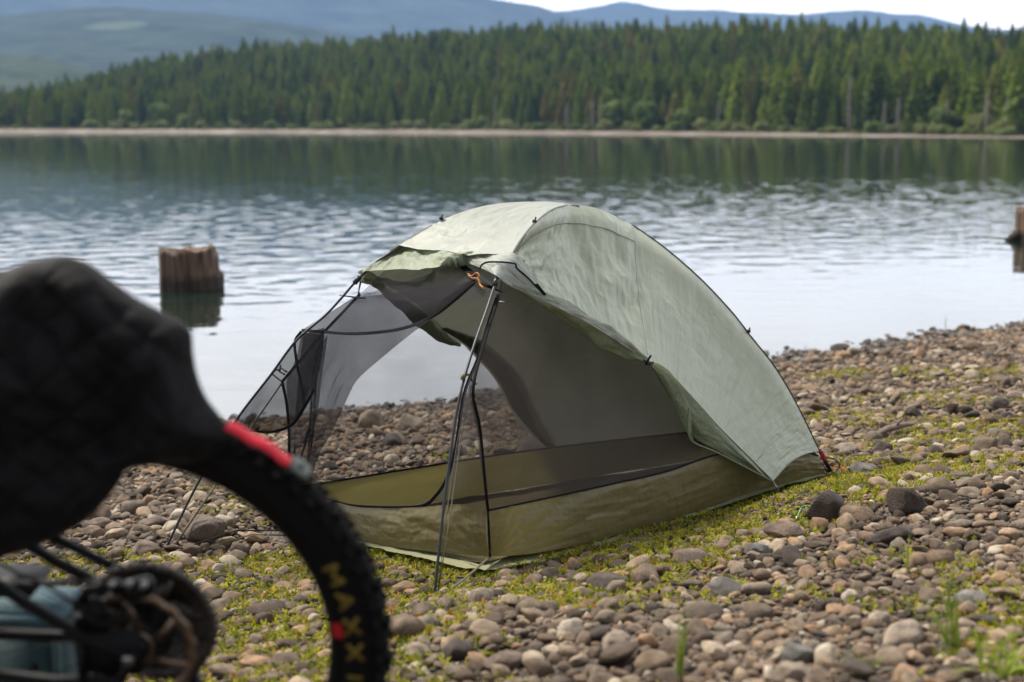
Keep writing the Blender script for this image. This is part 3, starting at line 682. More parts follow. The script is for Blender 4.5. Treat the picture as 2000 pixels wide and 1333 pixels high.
def patch(x, y):                                              # where the sprouts grow
    a = mnoise.fractal(Vector((x * .9 + 3, y * 1.0 + 5, 0)), 1, 2, 3) + .35 * mnoise.noise(Vector((x * 5, y * 5, 2)))
    l, ww = tent_lw(x, y); _, d = ad(x, y)
    if -.85 < ww < .02 and -.1 < l < 2.2: a += 1.2
    if l < 0 and -.5 < l and ww < .9: a += .45
    if x < -.2 and 2.2 < y < 4.8: a += .64
    if d < 1.6: a -= .9 * (1.6 - d)
    if y > 4.2 and x > 1.1: a += .32
    if y < 3.7 and x > .0: a += .05
    return a
Q = []
for _ in range(170000):
    x, y, d = random_xy(2.15, 9.5)
    l, ww = tent_lw(x, y)
    if 0 < l < 1.93 and -.01 < ww < 1.15: continue
    v = patch(x, y)
    if v > .06 and random.random() < min(.85, (v - .06) * 1.15): Q.append((x, y))
Q = np.array(Q); n = len(Q); print('sprouts', n); s = rng.uniform(.010, .022, n)
gp = scatter('sprouts', np.stack([Q[:, 0], Q[:, 1], gh(Q[:, 0], Q[:, 1]) + .010], 1), np.stack([rng.normal(0, .2, n), rng.normal(0, .2, n), rng.uniform(0, 6.28, n)], 1), np.repeat(s[:, None], 3, 1), rng.integers(0, 8, n), sprs)
tag(gp, 'bright yellow green sprouts growing in patches between the pebbles', 'ground cover', kind='stuff')
# single grass tufts
def tuft(name, p, n, hgt, spread, seed, lab, wid=.003, lean=(0, 0)):
    r = random.Random(seed); b = MB()
    for k in range(n):
        a = r.uniform(0, 6.28); h = hgt * r.uniform(.5, 1.05); o = np.array([r.uniform(-1, 1), r.uniform(-1, 1), 0]) * spread * .35; bend = spread * r.uniform(.3, 1.3)
        V = []; sd_ = np.array([-math.sin(a + 1), math.cos(a + 1), 0])
        for t in np.linspace(0, 1, 7):
            c = o + np.array([math.cos(a) * bend * t ** 2 + lean[0] * t, math.sin(a) * bend * t ** 2 + lean[1] * t, h * (t - .25 * t ** 3 * min(2, bend / h * 2))]); ww = wid * (1 - t ** 2) * (1 if t > .1 else .7)
            V += [c - sd_ * ww, c + sd_ * ww]
        b.add(V, [(2 * i, 2 * i + 1, 2 * i + 3, 2 * i + 2) for i in range(6)])
    o = b.build(name, [M_grass], None, loc=tuple(p)); tag(o, lab, 'grass tuft'); return o
def gp_(u, v): p = ground_pt(u, v); return (p[0], p[1], float(gh(p[0], p[1])))
tuft('grass_tuft', gp_(1862, 1275), 20, .235, .045, 1, 'tall thin grass tuft standing alone in the right foreground', .0021, (-.035, 0))
tuft('grass_tuft', gp_(1775, 1120), 4, .12, .02, 2, 'short single blades of grass left of the tall tuft', .0022, (-.015, 0))
tuft('grass_tuft', gp_(1325, 1330), 14, .17, .02, 3, 'narrow upright green tuft at the bottom middle of the photo', .0016)
tuft('leafy_weed', gp_(1690, 1325), 14, .06, .07, 4, 'low spreading green weed at the bottom edge, left of the corner clump', .004)
tuft('leafy_weed', gp_(1960, 1320), 26, .12, .10, 5, 'thick bright green clump in the bottom right corner', .005)
tuft('leafy_weed', gp_(1860, 1325), 7, .05, .06, 6, 'small green weed between the tall tuft and the corner clump', .004)
tuft('grass_tuft', gp_(1640, 965), 9, .10, .09, 7, 'fine yellow green grass wisps by the red cord at the tent rear', .0014)
# pine cone and driftwood
M_cone = simple('cone_brown', (.07, .035, .02), .8, bump=(60, .004)); p = gp_(1854, 812); b = MB()
for k in range(70):
    t = k / 69; a = k * 2.399; r_ = .030 * math.sin(math.pi * (t * .85 + .1)); c = np.array([r_ * math.cos(a), r_ * math.sin(a), .062 * t]); o_ = np.array([math.cos(a), math.sin(a), .5]); sd_ = np.array([-math.sin(a), math.cos(a), 0])
    b.add([c * [.4, .4, 1], c + sd_ * .007, c + o_ * .011, c - sd_ * .007, c + np.array([0, 0, -.004]) + o_ * .004], [(0, 1, 2), (0, 2, 3), (4, 2, 1), (4, 3, 2)])
b.tube([(0, 0, .002), (0, 0, .03), (0, 0, .058)], [.012, .018, .006], 8)
o = b.build('pine_cone', [M_cone], None, loc=(p[0], p[1], p[2] + .012)); o.rotation_euler = (0, .9, .4); tag(o, 'small dark brown pine cone lying on the upper right slope', 'pine cone')
M_drift = simple('grey_driftwood', (.15, .11, .09), .9, bump=(25, .006)); b = MB()
p1, p2 = gp_(1700, 862), gp_(1785, 845); P1, P2 = np.array(p1) + [0, 0, .02], np.array(p2) + [0, 0, .04]
b.tube([P1, P1 * .6 + P2 * .4 + [0, .01, .012], P1 * .2 + P2 * .8 + [0, 0, .01], P2], [.006, .024, .020, .007], 9, flat=.6); b.tube([P1 * .5 + P2 * .5, P1 * .4 + P2 * .6 + [.01, 0, .035], P1 * .3 + P2 * .7 + [.02, .0, .055]], [.008, .005, .002], 6)
tag(b.build('driftwood', [M_drift]), 'weathered piece of driftwood on the pebbles below the pine cone', 'driftwood')
for (u, v, h, lab) in [(1520, 735, .16, 'thin dead twig sticking up at the waterline beside the tent'), (1572, 690, .07, 'short thin twig in the shallow water right of the tent'), (1846, 640, .12, 'lone dry stalk at the waterline on the far right')]:
    p = at_z(u, v, WZ - .01) if v < 700 else ground_pt(u, v); b = MB(); b.tube([p, p + [.006, 0, h * .5], p + [.002, .01, h]], [.0035, .0025, .001], 5); b.tube([p + [.004, 0, h * .4], p + [-.02, 0, h * .65]], [.0015, .0008], 4)
    tag(b.build('twig', [M_drift]), lab, 'twig')

# ================================================================== stumps in the lake
def stump(name, u, v, rad, hgt, seed, lab, notch):
    m, nt, out = mat('wet_stump_wood'); L = nt.links.new; P = N(nt, 'ShaderNodeBsdfPrincipled'); P.inputs['Roughness'].default_value = .8
    tc = N(nt, 'ShaderNodeTexCoord'); mp = N(nt, 'ShaderNodeMapping'); mp.inputs['Scale'].default_value = (9, 9, .9); L(tc.outputs['Object'], mp.inputs[0])
    nz = N(nt, 'ShaderNodeTexNoise'); nz.inputs['Scale'].default_value = 2.2; nz.inputs['Detail'].default_value = 6; L(mp.outputs[0], nz.inputs['Vector'])
    r = ramp(nt, [(.3, (.022, .014, .009)), (.5, (.095, .055, .034)), (.68, (.20, .13, .085))]); L(nz.outputs['Fac'], r.inputs[0])
    sp_ = N(nt, 'ShaderNodeSeparateXYZ'); L(tc.outputs['Object'], sp_.inputs[0]); n2 = N(nt, 'ShaderNodeTexNoise'); n2.inputs['Scale'].default_value = 5; L(tc.outputs['Object'], n2.inputs['Vector'])
    ad_ = N(nt, 'ShaderNodeMath', operation='MULTIPLY_ADD'); ad_.inputs[1].default_value = -.18; L(n2.outputs['Fac'], ad_.inputs[0]); L(sp_.outputs['Z'], ad_.inputs[2])
    mr = N(nt, 'ShaderNodeMapRange'); mr.inputs[1].default_value = .0; mr.inputs[2].default_value = .08; mr.inputs[3].default_value = .28; mr.inputs[4].default_value = 1; L(ad_.outputs[0], mr.inputs[0])   # the wet band left by the waves
    mx = N(nt, 'ShaderNodeMix', data_type='RGBA', blend_type='MULTIPLY'); mx.inputs[0].default_value = 1; L(r.outputs[0], mx.inputs[6]); L(mr.outputs[0], mx.inputs[7])
    L(mx.outputs[2], P.inputs['Base Color']); bp = N(nt, 'ShaderNodeBump'); bp.inputs['Distance'].default_value = .03; L(nz.outputs['Fac'], bp.inputs['Height']); L(bp.outputs[0], P.inputs['Normal']); L(P.outputs[0], out.inputs[0])
    p = at_z(u, v, WZ); n, k = 72, 26; G = np.zeros((n, k, 3))
    for i in range(n):
        q = 2 * math.pi * i / n
        for j in range(k):
            t = j / (k - 4) if j < k - 3 else 1.; inner = 1 if j < k - 3 else [.9, .5, .02][j - (k - 3)]
            f = mnoise.fractal(Vector((math.cos(q) * 2.2 + seed, math.sin(q) * 2.2, t * .35)), 1, 2, 4); gr = abs(mnoise.noise(Vector((math.cos(q) * 7 + seed, math.sin(q) * 7, t * .3))))
            rr_ = rad * (1 + .10 * f - .10 * gr + .07 * (1 - t) ** 2 + notch * max(0, math.cos(q - .2)) ** 6 * (-.12 if t > .8 else .04)) * inner
            top = hgt * (1 + .10 * mnoise.fractal(Vector((math.cos(q) * 2.6 + seed, math.sin(q) * 2.6, 5)), 1, 2, 4) - (notch * .14 if math.cos(q - .1) > .93 else 0))
            G[i, j] = (rr_ * math.cos(q), rr_ * math.sin(q), -.6 + (top + .6) * t - (0 if inner == 1 else .025 * (1 - inner) + .02 * mnoise.noise(Vector((q * 3, inner * 9, seed)))))
    G = np.concatenate([G, G[:1]], 0)
    o = link(name, grid_mesh(name, G, m), None, tuple(p)); tag(o, lab, 'tree stump'); return o
stump('tree_stump', 371, 563, .335, .425, 3, 'brown sawn tree stump standing in the lake left of the tent', 1.)
s2 = stump('tree_stump', 2030, 470, .36, .50, 8, 'dark tree stump in the lake cut off by the right edge of the photo', 0)
b = MB(); b.tube([(-.30, 0, .10), (-.42, .02, .03), (-.55, .05, -.06)], [.12, .07, .03], 9); b.build('root', s2.data.materials[:], s2)
# ================================================================== tent
LX, LY, WX, WY = .7354, .6776, -.6776, .7354
def LW(l, w_, z=0.): return np.array([-.09 + LX * l + WX * w_, 4.392 + LY * l + WY * w_, z])
def toLW(p): dx, dy = p[0] + .09, p[1] - 4.392; return dx * LX + dy * LY, dx * WX + dy * WY
WC = .54
def mir(P_):
    P_ = np.asarray(P_, float); sh = P_.shape; Q = P_.reshape(-1, 3).copy()
    dx, dy = Q[:, 0] + .09, Q[:, 1] - 4.392; l = dx * LX + dy * LY; w_ = dx * WX + dy * WY; w2 = WC + (WC - w_) * (1 - .8 * np.clip((l - 1.2) / .67, 0, 1))      # the tail is narrower than the head
    Q[:, 0] = -.09 + LX * l + WX * w2; Q[:, 1] = 4.392 + LY * l + WY * w2; Q[:, 2] -= .097 * (w2 - w_) * np.clip(1.2 - Q[:, 2], 0, 1)
    return Q.reshape(sh)
def mirI(P_):                                                 # the inner tent tapers steadily to the tail
    P_ = np.asarray(P_, float); sh = P_.shape; Q = P_.reshape(-1, 3).copy()
    dx, dy = Q[:, 0] + .09, Q[:, 1] - 4.392; l = dx * LX + dy * LY; w_ = dx * WX + dy * WY
    w2 = w_ + 2 * (WC - w_) * np.clip(1 - .44 * l / 1.8, 0, 1.2)
    Q[:, 0] = -.09 + LX * l + WX * w2; Q[:, 1] = 4.392 + LY * l + WY * w2; Q[:, 2] -= .097 * (w2 - w_) * np.clip(1.2 - Q[:, 2], 0, 1)
    return Q.reshape(sh)
OUTN = np.array([-WX, -WY, 0])                                # towards the near side
tent = empty('tent', tuple(LW(.9, WC, -.05)))
bpy.context.view_layer.update()
TI = np.array(tent.location)
tag(tent, 'pale green two person tent with its mesh door open on the stony shore', 'tent')
def tb(b, name, mats, parent=None, smooth=True):              # build a part given in world coordinates
    par = parent or tent
    off = TI if (par is tent or par.parent is tent) else TI
    b.v = [tuple(np.array(p) - off) for p in b.v]
    return b.build(name, mats, par, smooth)
def tg(name, G, mats, parent=None, uvs=(1, 1)):
    return link(name, grid_mesh(name, G - TI, mats, uvs=uvs), parent or tent)

# ---- fabrics
def fabric(name, c1, rough=.42, trans=.35, bumps=((60, 3, .004), (14, 2, .010)), crinkle=.0018, spec=.5, tint=None, blot=.12):
    m, nt, out = mat(name); L = nt.links.new; tc = N(nt, 'ShaderNodeTexCoord')
    P = N(nt, 'ShaderNodeBsdfPrincipled'); P.inputs['Roughness'].default_value = rough; P.inputs['Specular IOR Level'].default_value = spec
    nz = N(nt, 'ShaderNodeTexNoise'); nz.inputs['Scale'].default_value = 3.5; nz.inputs['Detail'].default_value = 5; L(tc.outputs['Object'], nz.inputs['Vector'])
    mr = N(nt, 'ShaderNodeMapRange'); mr.inputs[1].default_value = .3; mr.inputs[2].default_value = .7; mr.inputs[3].default_value = 1 - blot; mr.inputs[4].default_value = 1 + blot; L(nz.outputs['Fac'], mr.inputs[0])
    mx = N(nt, 'ShaderNodeMix', data_type='RGBA', blend_type='MULTIPLY'); mx.inputs[0].default_value = 1; mx.inputs[6].default_value = (*c1, 1); L(mr.outputs[0], mx.inputs[7])
    L(mx.outputs[2], P.inputs['Base Color']); src = None
    def acc(sock, k):
        nonlocal src
        mu = N(nt, 'ShaderNodeMath', operation='MULTIPLY'); mu.inputs[1].default_value = k; L(sock, mu.inputs[0])
        if src is None: src = mu.outputs[0]
        else:
            ad_ = N(nt, 'ShaderNodeMath', operation='ADD'); L(src, ad_.inputs[0]); L(mu.outputs[0], ad_.inputs[1]); src = ad_.outputs[0]
    for (sx, sy, amp) in bumps:                                # long pulls along the tension lines
        mp = N(nt, 'ShaderNodeMapping'); mp.inputs['Scale'].default_value = (sx, sy, 1); L(tc.outputs['UV'], mp.inputs[0])
        n = N(nt, 'ShaderNodeTexNoise'); n.inputs['Scale'].default_value = 1; n.inputs['Detail'].default_value = 2; n.inputs['Distortion'].default_value = .6; L(mp.outputs[0], n.inputs['Vector']); acc(n.outputs['Fac'], amp)
    if crinkle:
        wn = N(nt, 'ShaderNodeTexNoise'); wn.inputs['Scale'].default_value = 9; wn.inputs['Detail'].default_value = 2; L(tc.outputs['Object'], wn.inputs['Vector'])
        wm = N(nt, 'ShaderNodeVectorMath', operation='MULTIPLY_ADD'); wm.inputs[1].default_value = (.12, .12, .12); L(wn.outputs['Color'], wm.inputs[0]); L(tc.outputs['Object'], wm.inputs[2])
        a2 = N(nt, 'ShaderNodeTexVoronoi'); a2.inputs['Scale'].default_value = 24; L(wm.outputs[0], a2.inputs['Vector'])
        m0 = N(nt, 'ShaderNodeMapRange'); m0.inputs[1].default_value = .38; m0.inputs[2].default_value = .62; L(nz.outputs['Fac'], m0.inputs[0])
        mm = N(nt, 'ShaderNodeMath', operation='MULTIPLY'); L(a2.outputs[0], mm.inputs[0]); L(m0.outputs[0], mm.inputs[1]); acc(mm.outputs[0], crinkle)
    bp = N(nt, 'ShaderNodeBump'); bp.inputs['Distance'].default_value = 1.; bp.inputs['Strength'].default_value = 1.; L(src, bp.inputs['Height']); L(bp.outputs[0], P.inputs['Normal'])
    t = N(nt, 'ShaderNodeBsdfTranslucent'); tcol = tint or c1; mt = N(nt, 'ShaderNodeMix', data_type='RGBA', blend_type='MULTIPLY'); mt.inputs[0].default_value = 1; mt.inputs[6].default_value = (*tcol, 1); L(mr.outputs[0], mt.inputs[7]); L(mt.outputs[2], t.inputs[0]); L(bp.outputs[0], t.inputs['Normal'])
    ms = N(nt, 'ShaderNodeMixShader'); ms.inputs[0].default_value = trans; L(P.outputs[0], ms.inputs[1]); L(t.outputs[0], ms.inputs[2]); L(ms.outputs[0], out.inputs[0]); return m
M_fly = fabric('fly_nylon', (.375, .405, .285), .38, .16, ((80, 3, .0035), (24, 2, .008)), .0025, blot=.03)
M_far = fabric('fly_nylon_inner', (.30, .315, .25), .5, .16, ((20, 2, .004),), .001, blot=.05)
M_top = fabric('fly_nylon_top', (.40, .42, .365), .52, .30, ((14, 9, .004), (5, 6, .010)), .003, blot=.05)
M_roll = fabric('fly_nylon_roll', (.27, .31, .205), .55, .25, ((26, 3, .006), (50, 9, .003)), .0018)
M_tub = fabric('floor_nylon', (.150, .122, .046), .45, .22, ((46, 2, .003), (16, 1.5, .008)), .0012, blot=.04, tint=(.24, .21, .075))
M_sheet = fabric('groundsheet_nylon', (.36, .36, .21), .5, .3, ((30, 2, .003),), .0015)
M_tape = simple('black_tape', (.010, .010, .012), .9, spec=.15, bump=(120, .001))
M_pole = simple('grey_pole_metal', (.045, .047, .055), .42, .6, bump=(200, .0002))
M_plastic = simple('black_plastic', (.015, .015, .016), .4)
def net(name, dens=.46, c=(.055, .052, .060)):
    m, nt, out = mat(name); L = nt.links.new
    tc = N(nt, 'ShaderNodeTexCoord'); nz = N(nt, 'ShaderNodeTexNoise'); nz.inputs['Scale'].default_value = 6; nz.inputs['Detail'].default_value = 4; L(tc.outputs['Object'], nz.inputs['Vector'])
    mr = N(nt, 'ShaderNodeMapRange'); mr.inputs[1].default_value = .3; mr.inputs[2].default_value = .7; mr.inputs[3].default_value = dens - .05; mr.inputs[4].default_value = dens + .05; L(nz.outputs['Fac'], mr.inputs[0])
    # seen edge-on more threads overlap
    lw = N(nt, 'ShaderNodeLayerWeight'); lw.inputs[0].default_value = .25; ad_ = N(nt, 'ShaderNodeMath', operation='MULTIPLY_ADD'); ad_.inputs[1].default_value = .22; L(lw.outputs['Facing'], ad_.inputs[0]); L(mr.outputs[0], ad_.inputs[2])
    t = N(nt, 'ShaderNodeBsdfTransparent'); d = N(nt, 'ShaderNodeBsdfDiffuse'); d.inputs[0].default_value = (*c, 1); ms = N(nt, 'ShaderNodeMixShader')
    L(ad_.outputs[0], ms.inputs[0]); L(t.outputs[0], ms.inputs[1]); L(d.outputs[0], ms.inputs[2]); L(ms.outputs[0], out.inputs[0]); return m
M_net = net('black_mesh_net', .38); M_netn = net('near_mesh_net', .51, (.088, .074, .066)); M_netd = net('door_mesh_net', .68, (.035, .033, .038))

def base(l, w_, up=0.): p = LW(l, w_); p[2] = -.097 * w_ + up; return p
# ---- frame curves
C0, C1 = LW(0, WC), LW(1.85, WC)
hubF = on_plan(1110, 398, C0, C1); hubR = on_plan(1235, 440, C0, C1)
footR = at_z(847, 1180, .03); footL = at_z(315, 1090, -.13)
def legR(u, v): return on_plan(u, v, hubF, footR)
def legL(u, v): return on_plan(u, v, hubF, footL)
RN = LW(1.87, -.02, .0)
def rearN(u, v): return on_plan(u, v, hubR, RN)
tipR = legR(969, 548); tipL = legL(698, 547)
Rleg = [hubF] + [legR(*p) for p in [(1078, 408), (1045, 433), (1018, 465), (1000, 494), (984, 524), (969, 552), (951, 605), (928, 670), (908, 735), (893, 800), (881, 880), (868, 980), (857, 1080), (847, 1180)]]
Lleg = [hubF] + [legL(*p) for p in [(1060, 394), (980, 397), (920, 409), (860, 432), (780, 480), (735, 512), (698, 547), (640, 612), (580, 664), (530, 731), (455, 830), (385, 947), (315, 1090)]]
Rear = [hubR] + [rearN(*p) for p in [(1300, 486), (1370, 547), (1430, 611), (1465, 656), (1510, 713), (1545, 770), (1575, 829), (1600, 882), (1618, 925)]]
pole_r = .0046
def sink(P_, k): return [np.array(p) - [0, 0, k] for p in P_]
b = MB(); b.tube(spline(sink(Rleg[:6], .009) + Rleg[6:], 60), pole_r, 8); tb(b, 'pole', [M_pole])
b = MB(); b.tube(spline(sink(Lleg[:6], .009) + Lleg[6:], 60), pole_r, 8); tb(b, 'pole', [M_pole])
b = MB(); b.tube(spline(sink([hubF, (hubF + hubR) / 2 + [0, 0, .012]] + Rear[:1], .012) + [q - OUTN * .02 - [0, 0, .016] for q in Rear[1:-1]] + Rear[-1:], 60), pole_r, 8); tb(b, 'pole', [M_pole])
b = MB(); b.tube(spline(sink([hubR] + [mir(p) for p in Rear[1:-2]], .03) + [base(1.86, .60, .0)], 50), pole_r, 8); tb(b, 'pole', [M_pole])
b = MB(); b.tube(sink([hubF - LW(.03, 0) + LW(0, 0), hubF + LW(.05, 0) - LW(0, 0)], .014), .010, 8); tb(b, 'pole_hub', [M_plastic])
# crossbar arching from side to side over the ridge
# ---- fly, near side: ruled from the pole line down to the hem
def mixp(a, b_, t): return a * (1 - t) + b_ * t
def hem(u, v, w_): return on_plan(u, v, LW(0, w_), LW(1.85, w_))
ns, nt_ = 300, 90
topA = spline([legR(984, 528)] + Rleg[4:0:-1] + [hubF], 80)[:-1]
topB = spline([hubF, on_plan(1172, 409, C0, C1), hubR], 44)[:-1]
topC = spline(Rear[:-1], ns - 122)
topN = np.vstack([topA, topB, topC])
hem1 = spline([on_plan(988, 556, hubF, footR), hem(1060, 590, .14), hem(1120, 622, .12), hem(1190, 665, .08), hem(1268, 706, .04)], 123)[:-1]
hem2 = spline([hem(1268, 706, .04), hem(1345, 770, .01), hem(1405, 835, -.03), hem(1465, 895, -.07), hem(1510, 940, -.11)], ns - 122)
hemN = np.vstack([hem1, hem2]); ns = len(topN)
# bottom of the rear leg: fly ends at (1598,880); its hem curves out to the guyed corner
rearhem = spline([Rear[-2], on_plan(1570, 888, Rear[-2], hemN[-1]), on_plan(1540, 906, Rear[-2], hemN[-1]), hemN[-1]], nt_)
G = np.zeros((ns, nt_, 3)); tt = np.linspace(0, 1, nt_)
for i in range(ns):
    A_, B_ = topN[i], hemN[i]; line = A_ + (B_ - A_) * tt[:, None]
    k = max(0, (i - ns * .62) / (ns * .38)); c_lin = topN[-1] + (hemN[-1] - topN[-1]) * tt[:, None]
    line = line + (rearhem - c_lin) * k ** 3
    G[i] = line
nn = grid_normals(G); sgn = np.sign((nn * OUTN).sum(-1).mean()); nn *= sgn
S_, T_ = np.meshgrid(np.linspace(0, 1, ns), tt, indexing='ij')
fr = 121 / ns                                                  # parameter of the seam from the rear hub to the tie point
env = np.sin(np.pi * T_) ** .8
sag = -.030 * env * np.sin(np.pi * np.clip(S_ / fr, 0, 1)) - .012 * env * np.sin(np.pi * np.clip((S_ - fr) / (1 - fr), 0, 1))
arch = .028 * np.sin(np.pi * np.clip(T_ / .16, 0, 1) * .5) * np.exp(-(T_ / .22) ** 2) * np.clip(S_ * 8, 0, 1)   # the crossbar lifts the top
nzf = .5 - 1.7 * np.abs(fbm(np.stack([S_.ravel() * 20, T_.ravel() * 2.2, 0 * S_.ravel()], 1), (1, 1, 1), 3, 4)).reshape(S_.shape)
nzc = fbm(np.stack([S_.ravel() * 9, T_.ravel() * 7, 0 * S_.ravel()], 1), (1, 1, 1), 4, 9).reshape(S_.shape)
amp = np.where(S_ < fr, .011, .0035) * env + .004 * np.exp(-((S_ - fr) * 30) ** 2)
seamv = -.010 * np.exp(-((S_ - fr) * 40) ** 2) * env
G = G + nn * (sag + arch * .6 + nzf * amp + nzc * np.where(S_ < fr, .0035, .0015) * env + seamv)[..., None]
flyN = G
near_fly = tg('fly_side', G, [M_fly])
near_fly['label'] = 'pale green taut side panel of the fly facing the camera'
Gm = mir(flyN)
topL = spline([legL(712, 526)] + Lleg[5:0:-1] + [hubF], 80)[:-1]
for i in range(len(topL)): Gm[i] += (topL[i] - Gm[i, 0])[None] * ((1 - tt) ** 1.2)[:, None]
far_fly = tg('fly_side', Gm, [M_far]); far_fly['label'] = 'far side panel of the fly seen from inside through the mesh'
# rear panel between the two rear legs
rN = topC; rF = mir(topC); Gr = np.stack([rN + (rF - rN) * t for t in np.linspace(0, 1, 24)], 1)
Gr[..., :] += LW(1, 0)[None, None] * 0; tg('fly_rear', Gr, [M_top])
# ---- front roof panel between the front legs
nl = 46
cL = spline([hubF] + Lleg[1:5] + [legL(779, 479)], nl); cR = spline([hubF] + Rleg[1:4] + [legR(1000, 494)], nl)
fh = spline([legL(779, 479), None or mixp(legL(779, 479), legR(1000, 494), .28) + [0, 0, .0], mixp(legL(779, 479), legR(1000, 494), .6) + [0, 0, 0], legR(1000, 494)], 30)
Gt = np.zeros((nl, 30, 3)); t3 = np.linspace(0, 1, 30)
for i in range(nl):
    Gt[i] = cL[i] + (cR[i] - cL[i]) * t3[:, None]
n3 = grid_normals(Gt); n3 *= np.sign(n3[..., 2].mean())
s3 = np.linspace(0, 1, nl)[:, None]; e3 = np.sin(np.pi * t3)[None] ** .8
nz3 = fbm(np.stack([np.repeat(s3, 30, 1).ravel() * 6, np.repeat(t3[None], nl, 0).ravel() * 4, 0 * np.zeros(nl * 30)], 1), (1, 1, 1), 4, 31).reshape(nl, 30)
drop = -.018 * e3 * s3 + nz3 * .012 * e3 * (s3 ** 1.5) + .014 * e3 * (1 - s3) * s3 * 4 * .3
Gt = Gt + n3 * drop[..., None]
tp = tg('fly_roof', Gt, [M_top]); tp['label'] = 'brightest front top panel of the fly between the two front poles'
# pixel-shaped pieces on the front plane (through both pole tips and the hub line)
def plane3(A_, B_, C_): n = np.cross(B_ - A_, C_ - A_); return n / np.linalg.norm(n)
nF = plane3(tipL, tipR, hubF); nF *= np.sign(nF[2])
nB = plane3(tipL, tipR, LW(0, WC, .0)); nB *= -np.sign(nB[1])  # inner front wall plane: from the pole tips to the sill
def FP(u, v, off=0.): return on_plane(u, v, tipL + nF * off, nF)
def FW(u, v, off=0.): return on_plane(u, v, tipL + nB * off, nB)
def strip(name, top, bot, mats, n=40, m=14, bulge=.0, folds=0., seed=0, parent=None, ff=(5, 2), dirn=None):
    A_, B_ = spline(top, n), spline(bot, n); t = np.linspace(0, 1, m); G = np.stack([A_ + (B_ - A_) * q for q in t], 1)
    nn = grid_normals(G)
    d = dirn if dirn is not None else -np.array([0, 1., 0]); nn *= np.sign((nn * d).sum(-1).mean() or 1)
    s = np.linspace(0, 1, n)[:, None] * np.ones((1, m)); tt_ = t[None] * np.ones((n, 1))
    nz = fbm(np.stack([s.ravel() * ff[0], tt_.ravel() * ff[1], 0 * s.ravel()], 1), (1, 1, 1), 3, seed).reshape(n, m)
    G = G + nn * (bulge * np.sin(np.pi * tt_) * np.sin(np.pi * s) ** .5 + folds * nz * (.25 + np.sin(np.pi * tt_)))[..., None]
    return tg(name, G, mats, parent)
def band(name, pts, wdt, mats, parent=None, n=60, th=.0025, up=None):   # a flat tape along a curve
    P_ = spline(pts, n); b = MB(); b.tube(P_, wdt / 2, 6, flat=th / wdt * 2, up=up if up is not None else (0, -1, .2)); return tb(b, name, mats, parent)
# folded-back front door of the fly on the left
strip('fly_door_fold', [legL(786, 476) + nF * .004, FP(830, 474, .012), FP(870, 483, .016), FP(912, 494, .010), FP(960, 500, .004), legR(1000, 496)],
      [legL(706, 531), FP(770, 527, .014), FP(818, 526, .018), FP(858, 521, .018), FP(886, 509, .010), FP(905, 500, .002)], [M_roll], 70, 30, .030, .019, 3, ff=(5, 3))
strip('fly_door_fold', [legL(845, 440) + nF * .003, FP(866, 452, .010), FP(905, 470, .014), FP(945, 487, .008)],
      [legL(800, 466) + nF * .003, FP(830, 468, .016), FP(868, 474, .020), FP(940, 494, .008)], [M_top], 40, 12, .012, .012, 22, ff=(4, 2))
# the far door's underside hanging behind the opening
strip('fly_door_underside', [legL(705, 532), FP(760, 522, -.05), FP(800, 520, -.06), FP(860, 515, -.06)], [legL(702, 552), FP(730, 556, -.04), FP(768, 540, -.06), FP(830, 522, -.08)], [M_roll], 24, 8, .0, .006, 5)
# hood over the near pole tip
hoodT = [FP(866, 483, .006), FP(905, 492, .008), FP(950, 498, .008), legR(1000, 494) + nF * .002, hem(1035, 530, .14), hem(1066, 575, .14)]
hoodB = [FP(883, 497, .002), FP(905, 510, .0), FP(937, 523, -.002), legR(968, 541) + nF * .006, legR(985, 556) + OUTN * .02, hem(1060, 592, .13)]
strip('fly_hood', hoodT, hoodB, [M_top], 50, 14, .012, .006, 7)
z1 = band('zipper', [FP(937, 525, .030), FP(942, 517, .036), FP(958, 512, .042), legR(985, 513) + OUTN * .045, hem(1010, 525, .085), hem(1035, 547, .075), hem(1062, 576, .07)], .0065, [M_tape]); 
tb(MB().tube([hem(1048, 556, .085), hem(1064, 576, .085)], .008, 8, flat=.5), 'zipper_garage', [M_tape])
# small care label patch on the hood (blank grey print)
pl_ = FP(906, 494, .016); b = MB(); eu = FP(914, 497, .016) - FP(900, 492, .016); ev = FP(904, 499, .016) - FP(905, 489, .016)
b.add([pl_ - eu / 2 - ev / 2, pl_ + eu / 2 - ev / 2, pl_ + eu / 2 + ev / 2, pl_ - eu / 2 + ev / 2], [(0, 1, 2, 3)]); tb(b, 'printed_label', [simple('label_print', (.16, .18, .14), .6)])
# rolled near door: tapering tube of cloth along the hem
def roll(name, P_, rads, seed, parent=None, n=70, k=22, squash=.75):
    C_ = spline(P_, n); rr = np.interp(np.linspace(0, 1, n), np.linspace(0, 1, len(rads)), rads); G = np.zeros((n, k + 1, 3)); prev = np.array([0, 0, 1.])
    for i in range(n):
        t = C_[min(i + 1, n - 1)] - C_[max(i - 1, 0)]; t /= np.linalg.norm(t); a = prev - t * np.dot(prev, t); a /= np.linalg.norm(a); prev = a; b_ = np.cross(t, a)
        for j in range(k + 1):
            q = 2 * math.pi * j / k; f = 1 + .34 * mnoise.fractal(Vector((math.cos(q) * 1.3 + seed, math.sin(q) * 1.3, i / n * 7)), 1, 2, 3) + .12 * math.sin(q * 3 + i * .09)
            G[i, j] = C_[i] + rr[i] * f * (a * math.cos(q) + b_ * math.sin(q) * squash)
    return tg(name, G, [M_roll], parent)
def hemr(u, v, w_=.05): return hem(u, v, w_)
r1 = [legR(986, 553) + OUTN * .01, hemr(1030, 572, .12), hemr(1075, 594, .10), hemr(1130, 625, .08), hemr(1180, 655, .055), hemr(1225, 685, .04), hemr(1266, 704, .03)]
